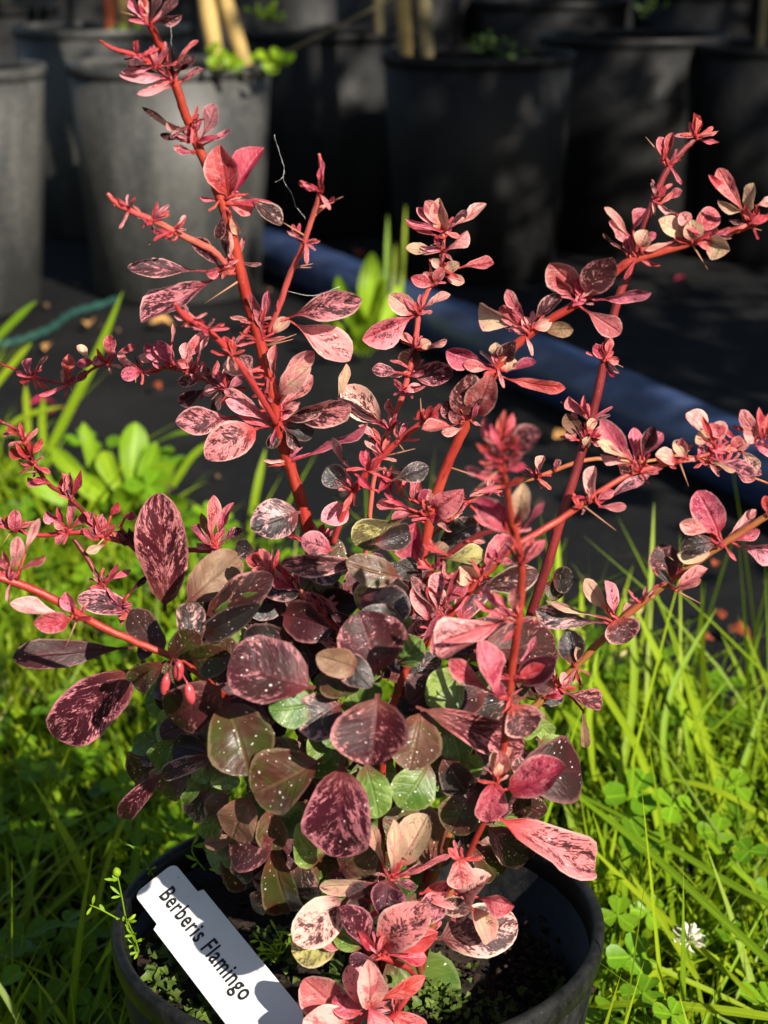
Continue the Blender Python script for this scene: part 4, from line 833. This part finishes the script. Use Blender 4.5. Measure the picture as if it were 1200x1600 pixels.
tuft('tall upright grass blades standing at the fabric edge, right of the branches', [
 (13, [(1225,1360,.90),(1110,1190,.95),(1040,1050,.99),(985,935,1.02)]), (11, [(960,1250,.92),(985,1130,.95),(990,1020,.98),(975,920,1.0)]), (7, [(1010,1100,1.04),(1015,960,1.07),(1022,785,1.10)]), (7, [(915,1050,1.06),(910,990,1.07),(908,905,1.1)]),
 (8, [(872,1010,1.12),(873,920,1.14),(870,820,1.17)]), (9, [(1100,1350,.88),(1040,1200,.93),(1050,1080,.96),(1120,950,.99)]), (11, [(1030,1300,.88),(1000,1180,.92),(930,1060,.97),(885,970,1.0)]), (10, [(1085,1330,.88),(1000,1230,.92),(900,1130,.97),(840,1085,1.0)]),
 (9, [(1120,1300,.92),(1160,1200,.95),(1200,1080,.98)]), (8, [(1150,1400,.86),(1100,1250,.9),(1080,1150,.94),(1140,1060,.97)]), (11, [(1180,1450,.84),(1140,1300,.89),(1100,1150,.94),(1065,1040,.98)]), (9, [(930,1220,.91),(920,1120,.95),(935,1010,.98)]), (9, [(1060,1280,.92),(1075,1180,.95),(1055,1075,.98)])])
tuft('tall bent grass blades rising behind the far left branches', [
 (14, [(75,710,1.62),(110,640,1.62),(150,560,1.62),(192,455,1.62)]), (13, [(-30,560,1.7),(0,525,1.7),(30,495,1.7),(58,470,1.7)]), (11, [(-20,620,1.66),(20,570,1.66),(50,535,1.66)]), (10, [(390,830,1.45),(400,770,1.45),(415,700,1.46)]), (10, [(200,720,1.55),(270,680,1.5),(330,672,1.48)]), (11, [(270,760,1.5),(300,715,1.5),(330,690,1.5)]),
 (9, [(45,680,1.6),(42,640,1.6),(40,600,1.6)]), (10, [(68,700,1.6),(66,660,1.6),(68,620,1.6)]), (9, [(0,680,1.6),(40,650,1.6),(100,635,1.6)])])
tuft('thin dark grass blades growing by the blue black pipe behind the pink sprig', [
 (6, [(600,500,2.3),(604,420,2.32),(606,335,2.34)]), (5, [(622,500,2.3),(630,420,2.32),(634,320,2.34)]), (5, [(612,500,2.3),(616,430,2.32),(618,380,2.34)])])
tuft('thin shaded grass blades beside the left rim of the pot', [
 (8, [(90,1590,.78),(105,1500,.80),(130,1440,.82),(200,1400,.84)]), (8, [(20,1500,.82),(60,1440,.84),(140,1370,.86)]), (7, [(140,1480,.82),(160,1380,.84),(185,1300,.86),(215,1240,.88)]), (8, [(-10,1200,1.0),(70,1180,1.0),(150,1150,1.0)]), (7, [(130,1600,.75),(150,1570,.75),(170,1500,.77),(180,1450,.79)]), (7, [(120,1560,.74),(160,1500,.70),(215,1430,.68),(250,1400,.67)]), (6, [(150,1520,.76),(190,1440,.75),(240,1360,.75),(300,1310,.76)]), (6, [(200,1480,.76),(230,1400,.76),(250,1320,.77)]), (6, [(100,1500,.78),(170,1430,.74),(220,1410,.72)])])
# flowering grass with a seed head
root = empty('flowering_grass', (P(905, 1250, 1.0).x, 1.0, 0)); tag(root, 'slender grass stalk with pale green seed heads at the fabric edge', 'grass stalk')
for path in ([(930,1260),(905,1120),(900,1040),(905,960)], [(990,1200),(960,1080),(975,1000),(1000,955)]):
    w3 = [P(x, y, 1.03) for x, y in spline(path, 5)]; mb = MB(); tube(mb, w3, [.0008] * len(w3), 5, (.7, .8)); world_child('stalk', mb.mesh('stalk'), M_GRASS, root)
    for i in range(len(w3) - 8, len(w3)):
        for s in (-1, 1):
            mb = MB(); e = w3[i] + Vector((s * .004 + rg.gauss(0, .001), -.001, .005)); mb.add(*leaf_geom(w3[i], e, .0024, 'lance', 0, .05, .3, rg=rg), (rg.random(), .9)); world_child('spikelet', mb.mesh('spikelet'), M_STRAW if i % 3 else M_GRASS, root)
# white clover flower
fcen = P(1075, 1470, .735); root = empty('clover_flower', (fcen.x, fcen.y, 0)); tag(root, 'small white clover flower in the grass right of the pot', 'flower')
mb = MB(); tube(mb, [Vector((fcen.x + .006, fcen.y, 0)), fcen + Vector((.002, 0, -.012)), fcen], [.0009, .0008, .0008], 6, (.5, .5)); world_child('stalk', mb.mesh('stalk'), M_GRASS, root)
for i in range(30):
    z = 1 - 1.5 * (i + .5) / 30; a = i * 2.399; r = math.sqrt(max(0, 1 - z * z)); d = Vector((r * math.cos(a), r * math.sin(a), z * .9 + .1)).normalized()
    b = fcen + d * .002; mb = MB(); mb.add(*leaf_geom(b, b + d * rg.uniform(.005, .0075), .0026, 'spoon', 0, .08, .7, facing=-d.orthogonal(), rg=rg), (rg.random(), 1))
    world_child('floret', mb.mesh('floret'), M_FLOWER, root)

# ------------------------------------------------------------------ pipe, twine, litter
a, b = G(430, 436), G(1180, 800); r = .034; d = (b - a).normalized()
pts = [a + d * t + Vector((0, 0, r + .006)) + Vector((-d.y, d.x, 0)) * (.012 * math.sin(t * 2.2)) for t in [(-1.2 + 4.2 * i / 50) for i in range(51)]]
mb = MB(); tube(mb, pts, [r] * len(pts), 32); tag(obj('water_pipe', mb.mesh('water_pipe'), M_PIPE), 'blue black plastic water pipe lying across the ground fabric', 'pipe')
mb = MB(); q = [G(x, y, .012) for x, y in spline([(-60,545),(0,538),(40,528),(80,512),(110,490),(150,478),(195,464)], 6)]
for k in range(2):
    w3 = []
    for i, p in enumerate(q):
        t = i * 1.1 + k * math.pi; w3.append(p + Vector((math.cos(t) * .0022, 0, math.sin(t) * .0022)))
    tube(mb, w3, [.0034] * len(w3), 8)
tag(obj('garden_twine', mb.mesh('garden_twine'), M_TWINE), 'teal green twisted garden twine on the ground at far left', 'twine')
def litter(name, label, px, py, size, mat, cat, group, yaw=None):
    p = G(px, py, .012); mb = MB(); yw = rg.uniform(0, 6.28) if yaw is None else yaw; d = Vector((math.cos(yw), math.sin(yw), rg.uniform(-.05, .25)))
    L = size * mpp(p); mb.add(*leaf_geom(p - d * L / 2 + Vector((0, 0, .004)), p + d * L / 2 + Vector((0, 0, .004)), L * .6, 'oval', .2, .12, .5, .4, 0, .1, Vector((0, 0, -1)), rg), (rg.random(), rg.random()))
    tag(obj(name, mb.mesh(name), mat), label, cat, group)
FG = 'fallen leaves on the ground fabric'
for px, py, s, mt, lb in ((1120,970,40,M_RUST,'orange fallen leaf on the fabric, upper of the group right of the grass'),(1155,1000,48,M_RUST,'bright orange fallen leaf on the fabric, rightmost of its group'),(1105,1010,34,M_RUST,'small rust coloured fallen leaf, lowest left of the right hand group'),
  (140,512,34,M_OCHRE,'ochre fallen leaf near the teal twine below the grey pot'),(255,513,40,M_OCHRE,'yellow brown fallen leaf in front of the lit grey pot'),(75,548,26,M_OCHRE,'small ochre fallen leaf by the bent grass blades at far left'),(245,610,24,M_RUST,'faint rust leaf on bare fabric below the left side shoot'),
  (1010,395,30,M_RUST,'rust leaf scrap in the shade behind the right twigs'),(1118,888,22,M_RUST,'tiny rust leaf scrap below the right orange branch'),(880,690,40,M_OCHRE,'ochre leaf scrap in the shade just under the pipe'),(560,400,36,M_RUST,'rust leaf behind the pipe above the green weed'),(640,410,26,M_OCHRE,'ochre leaf scrap behind the pipe by the grass blades'),(500,365,40,M_RUST,'rust leaf between the lit grey pot and the dark pots')):
    litter('fallen_leaf', lb, px, py, s, mt, 'leaf', FG)
mb = MB(); lr = random.Random(31)
for i in range(900):
    y = lr.uniform(1.05, 3.4); x = lr.uniform(-.24 * y - .1, .24 * y + .1)
    if y < edge_y(x) + .03: continue
    if noise.noise(Vector((x * 4, y * 4, 7))) + lr.uniform(-.4, .4) < .12: continue
    c = Vector((x, y, lr.uniform(.009, .016))); r = .0012 + .0045 * lr.random() ** 3
    if lr.random() < .45: clod(mb, c, r, lr)
    else:
        d = Vector((lr.gauss(0, 1), lr.gauss(0, 1), lr.gauss(0, .15))).normalized(); sd = Vector((-d.y, d.x, lr.gauss(0, .2))); L = r * lr.uniform(2, 5)
        mb.add([c, c + d * L * .5 + sd * r * .8, c + d * L, c + d * L * .5 - sd * r * .8], [(0, 1, 2, 3)])
tag(obj('ground_litter', mb.mesh('ground_litter'), M_LITTER), 'scattered soil grains and leaf crumbs on the black ground fabric', 'litter', kind='stuff')
litter('fallen_petal', 'magenta fallen petal, left of the two beside the lawn edge at far left', 62, 640, 46, M_PETAL, 'petal', 'magenta petals', 0.2)
litter('fallen_petal', 'magenta fallen petal, right of the two beside the lawn edge at far left', 96, 652, 46, M_PETAL, 'petal', 'magenta petals', -.3)
litter('fallen_petal', 'tiny magenta petal alone on the dark fabric behind the right twigs', 1062, 440, 16, M_PETAL, 'petal', 'magenta petals', .5)
# cobweb strands
web = empty('cobweb', P(444, 266, PC.y - .005)); tag(web, 'fine pale cobweb strands hanging beside the tall left stem', 'cobweb')
for path in ([(428,210),(438,240),(444,266),(443,282),(455,300),(462,322),(478,342)], [(444,266),(441,278),(428,285)], [(267,40),(268,72)], [(450,455),(490,462),(530,448)]):
    mb = MB(); w3 = [P(x + rg.uniform(-1, 1), y, PC.y - .005) for x, y in spline(path, 4)]; tube(mb, w3, [.00002 + .00006 * rg.random() for _ in w3], 4)
    world_child('strand', mb.mesh('strand'), M_WEB, web)

# ------------------------------------------------------------------ weeds on the fabric and in the far pots
def rosette(label, pos, leaves_, mat=M_WEED, cat='weed', group='green weeds behind the barberry'):
    root = empty('weed', pos); tag(root, label, cat, group)
    for (bx, by, tx, ty, wpx, Y0, Y1) in leaves_:
        B, T = P(bx, by, Y0), P(tx, ty, Y1); mb = MB(); mb.add(*leaf_geom(B, T, wpx * mpp(B), 'spoon' if wpx > 16 else 'lance', rg.uniform(-.3, .3), rg.uniform(0, .1), .3, .3, 0, .08, None, rg), (rg.random(), .6 + .4 * rg.random()))
        world_child('leaf', mb.mesh('leaf'), mat, root)
wp_ = G(570, 556)
rosette('bright green broad leaved weed growing in front of the pipe', (wp_.x, wp_.y, 0), [(570,556,582,394,34,2.2,2.2),(565,556,528,430,24,2.2,2.15),(575,556,628,445,24,2.2,2.25),(570,556,548,460,24,2.2,2.1),(575,556,612,500,22,2.2,2.1),(565,556,505,495,22,2.2,2.15),(570,556,562,480,24,2.2,2.05),(572,552,600,432,22,2.2,2.1),(572,552,590,470,20,2.2,2.1),(568,552,540,520,18,2.2,2.1)])
wq = G(210, 800)
rosette('broad upright sunlit green leaves at the lawn edge, behind the left branches', (wq.x, wq.y, 0), [(200,790,212,660,48,1.5,1.52),(205,790,272,725,44,1.5,1.46),(195,790,160,705,36,1.5,1.52),(210,790,245,690,30,1.5,1.5),(190,800,115,740,34,1.5,1.48),(220,800,296,790,38,1.5,1.44),(180,800,80,700,28,1.52,1.55),(170,810,130,660,24,1.52,1.55),(150,810,40,745,32,1.5,1.5),(210,800,180,760,34,1.5,1.42)])
# ------------------------------------------------------------------ pots behind
def bg_pot(px, Y, Rt, H, label, mat, seed, taper=.83, group='large black nursery pots behind', soil=.03):
    c = Vector(((px - 600) / FPX * (Y * CP + (CAM_H - H) * SP), Y, 0.004)); root = empty('nursery_pot', c); tag(root, label, 'pot', group)
    pot_parts(root, Rt, Rt * taper, H, H - soil, mat, .006, seed, lip=.006, lip_h=.016, seg=56)
    root.rotation_euler.z = seed; return c
pA = bg_pot(266, 2.63, .1425, .322, 'sunlit dusty grey nursery pot standing behind the tall left stem', M_POTBG, 1)
pL = bg_pot(-98, 2.52, .142, .325, 'dusty grey nursery pot cut off by the left edge of the picture', M_POTBG, 2)
pK = bg_pot(160, 3.18, .148, .342, 'grey nursery pot half hidden behind the sunlit one at upper left', M_POTBG, 3)
pB = bg_pot(748, 2.78, .142, .325, 'shaded black nursery pot behind the pink sprig, flecked with sun', M_POTDK, 4)
pM = bg_pot(520, 3.20, .150, .335, 'black nursery pot in shade between the sunlit pot and the flecked pot', M_POTDK, 5)
pC = bg_pot(990, 3.02, .150, .338, 'shaded black nursery pot behind the tip of the tall right stem', M_POTDK, 6)
pD = bg_pot(1235, 2.92, .150, .330, 'shaded black nursery pot cut off by the right edge of the picture', M_POTDK, 7)
for i, (px, Y) in enumerate(((-40, 3.55), (300, 3.95), (640, 3.9), (860, 3.8), (1110, 3.75), (1330, 3.6), (120, 4.5), (470, 4.6), (760, 4.6), (1000, 4.5), (1240, 4.5))):
    bg_pot(px, Y, .155, .36 + .02 * (i % 3), ('black nursery pot in the dim second row, %s' if i < 6 else 'black nursery pot in the dark last row, %s') %
           (('leftmost', 'second from the left', 'third from the left', 'third from the right', 'second from the right', 'rightmost')[i] if i < 6 else ('leftmost', 'second from the left', 'in its middle', 'second from the right', 'rightmost')[i - 6]), M_POTDK, 10 + i, group='dark nursery pots in the back rows')
def stake(label, px0, py0, px1, py1, Y, wpx, mat, zb):
    a, b = P(px0, py0, Y), P(px1, py1, Y); d = (b - a).normalized(); b = a + d * 0.9; bse = a - d * ((a.z - zb) / max(.2, d.z))
    r = wpx * mpp(a) / 2; mb = MB(); pts, rad = [], []; L = (b - bse).length; n = 24
    for i in range(n + 1):
        t = i / n; pts.append(bse.lerp(b, t)); rad.append(r * (1.14 if i % 6 == 3 else 1) * (1 - .15 * t))
    o = empty('bamboo_cane', bse); tag(o, label, 'cane', 'bamboo canes in the far pots'); tube(mb, pts, rad, 12); world_child('shaft', mb.mesh('shaft'), mat, o)
stake('thick pale yellow cane in the sunlit pot, left of its pair', 340, 105, 322, 0, 2.60, 26, M_STAKE, .27)
stake('leaning greenish cane in the sunlit pot, right of its pair', 386, 112, 352, 0, 2.62, 24, M_STAKE, .27)
stake('pale yellow cane in the flecked black pot, left of its pair', 636, 100, 630, 0, 2.80, 21, M_STAKE, .27)
stake('dark weathered cane in the flecked black pot, right of its pair', 668, 100, 661, 0, 2.82, 23, M_STAKED, .27)
stake('orange brown cane just above the sunlit pot, in the pot behind it', 172, 50, 170, 0, 3.15, 18, M_RUST, .29)
stake('greenish yellow cane in the half hidden grey pot', 196, 60, 192, 0, 3.18, 20, M_STAKE, .29)
stake('thin brown cane in the dark pot behind the cobweb', 593, 60, 592, 0, 3.2, 16, M_STAKED, .29)
stake('ochre cane at the top right corner in the dark pots', 1192, 40, 1196, 0, 3.0, 15, M_STAKED, .28)
def tiny_weed(label, px, py, Y, n, sp, lpx, mat=M_WEED):
    c = P(px, py + sp * .6, Y); root = empty('weed', c); tag(root, label, 'weed', 'small weeds in the far pots')
    for i in range(n):
        e = P(px + rg.gauss(0, sp), py + rg.gauss(0, sp * .6), Y + rg.uniform(-.04, .04)); d = Vector((rg.gauss(0, 1), rg.gauss(-.3, .6), rg.gauss(.5, .5))).normalized(); mb = MB()
        mb.add(*leaf_geom(e, e + d * lpx * mpp(e), lpx * .55 * mpp(e), 'oval', 0, .05, .3, rg=rg), (rg.random(), .5 + .5 * rg.random())); world_child('leaf', mb.mesh('leaf'), mat, root)
        mb = MB(); tube(mb, [c, c.lerp(e, .6), e], [.0012] * 3, 4, (.5, .5)); world_child('stalk', mb.mesh('stalk'), mat, root)
tiny_weed('yellow green weed at the rim of the sunlit pot under the canes', 348, 100, 2.5, 16, 16, 22)
tiny_weed('yellow green weed hanging over the right rim of the sunlit pot', 437, 95, 2.52, 14, 13, 22)
tiny_weed('dim green weed on the soil of the flecked black pot', 770, 72, 2.74, 22, 24, 14, M_DKLEAF)
tiny_weed('small green weed by the pale cane tops at upper left', 200, 55, 3.1, 12, 14, 16)
tiny_weed('sparse weed sprig above the sunlit pot against the dark', 425, 20, 2.7, 10, 14, 14)
tiny_weed('small green weed in the dark pot at the top right', 1010, 10, 3.0, 12, 20, 12, M_DKLEAF)
# thin arching twig over the dark pot
mb = MB(); w3 = [P(x, y, 2.7) for x, y in spline([(400,100),(450,80),(510,50),(580,15),(640,-20)], 5)]; tube(mb, w3, [.0022] * len(w3), 6); tag(obj('twig', mb.mesh('twig'), M_STAKED), 'thin olive twig arching over the dark pots at the top', 'twig')

# ------------------------------------------------------------------ the trees beside and behind that shade the far pots
def leafy_tree(name, label, base, hgt, cr, ch, n, lsize, mat, seed, cat='tree'):
    rr = random.Random(seed); root = empty(name, base); tag(root, label, cat)
    mb = MB(); tp = [Vector((0.03 * math.sin(i * 1.3 + seed), .03 * math.cos(i * 1.7), hgt * i / 8)) + Vector(base) for i in range(9)]
    tube(mb, tp, [.028 * (1 - .75 * i / 8) for i in range(9)], 8)
    limbs = []
    for i in range(16):
        k = 2 + i % 6; a = i * 2.4; e = tp[k] + Vector((math.cos(a) * cr * rr.uniform(.5, .95), math.sin(a) * cr * rr.uniform(.5, .95), ch * rr.uniform(.05, .35)))
        tube(mb, [tp[k], tp[k].lerp(e, .5) + Vector((0, 0, .04)), e], [.010, .007, .003], 5); limbs.append((tp[k], e))
    world_child('trunk', mb.mesh('trunk'), M_BARK, root)
    mb = MB()
    for i in range(n):
        s, e = rr.choice(limbs); c = s.lerp(e, rr.uniform(.35, 1.1)) + Vector((rr.gauss(0, cr * .16), rr.gauss(0, cr * .16), rr.gauss(0, ch * .10)))
        d = Vector((rr.gauss(0, 1), rr.gauss(0, 1), rr.gauss(-.2, .6))).normalized(); nr = d.orthogonal().normalized(); s2 = d.cross(nr); L = lsize * rr.uniform(.6, 1.3)
        mb.add([c, c + d * L * .5 + s2 * L * .28, c + d * L, c + d * L * .5 - s2 * L * .28], [(0, 1, 2, 3)], [(.5, 0), (1, .5), (.5, 1), (0, .5)], (rr.random(), rr.random()))
    o = world_child('crown', mb.mesh('crown'), mat, root); return root
leafy_tree('nursery_tree', 'leafy young nursery tree outside the right of the picture', (1.30, .72, 0), 2.4, .45, 1.3, 3600, .07, M_DKLEAF, 3)
leafy_tree('nursery_tree', 'second leafy nursery tree further back on the right', (2.15, .90, 0), 2.7, .65, 1.5, 4600, .08, M_DKLEAF, 7)
# dark hedge closing the far side
hr = random.Random(12); mb = MB(); hedge = empty('hedge', (0, 6.4, 0)); tag(hedge, 'dark evergreen hedge far behind the rows of pots', 'hedge')
for i in range(9000):
    c = Vector((hr.uniform(-4.5, 4.5), 6.4 + hr.gauss(0, .3), hr.uniform(0, 1.9))); d = Vector((hr.gauss(0, 1), hr.gauss(-.5, .6), hr.gauss(.2, .7))).normalized(); nr = d.orthogonal().normalized(); s2 = d.cross(nr); L = hr.uniform(.06, .13)
    mb.add([c, c + d * L * .5 + s2 * L * .3, c + d * L, c + d * L * .5 - s2 * L * .3], [(0, 1, 2, 3)], [(.5, 0), (1, .5), (.5, 1), (0, .5)], (hr.random(), hr.random()))
world_child('foliage', mb.mesh('foliage'), M_DKLEAF, hedge); mb = MB()
for i in range(20):
    x = -4.4 + i * .46; tube(mb, [Vector((x, 6.45, 0)), Vector((x + .03, 6.45, .8)), Vector((x, 6.45, 1.7))], [.03, .022, .01], 6)
world_child('stems', mb.mesh('stems'), M_BARK, hedge)
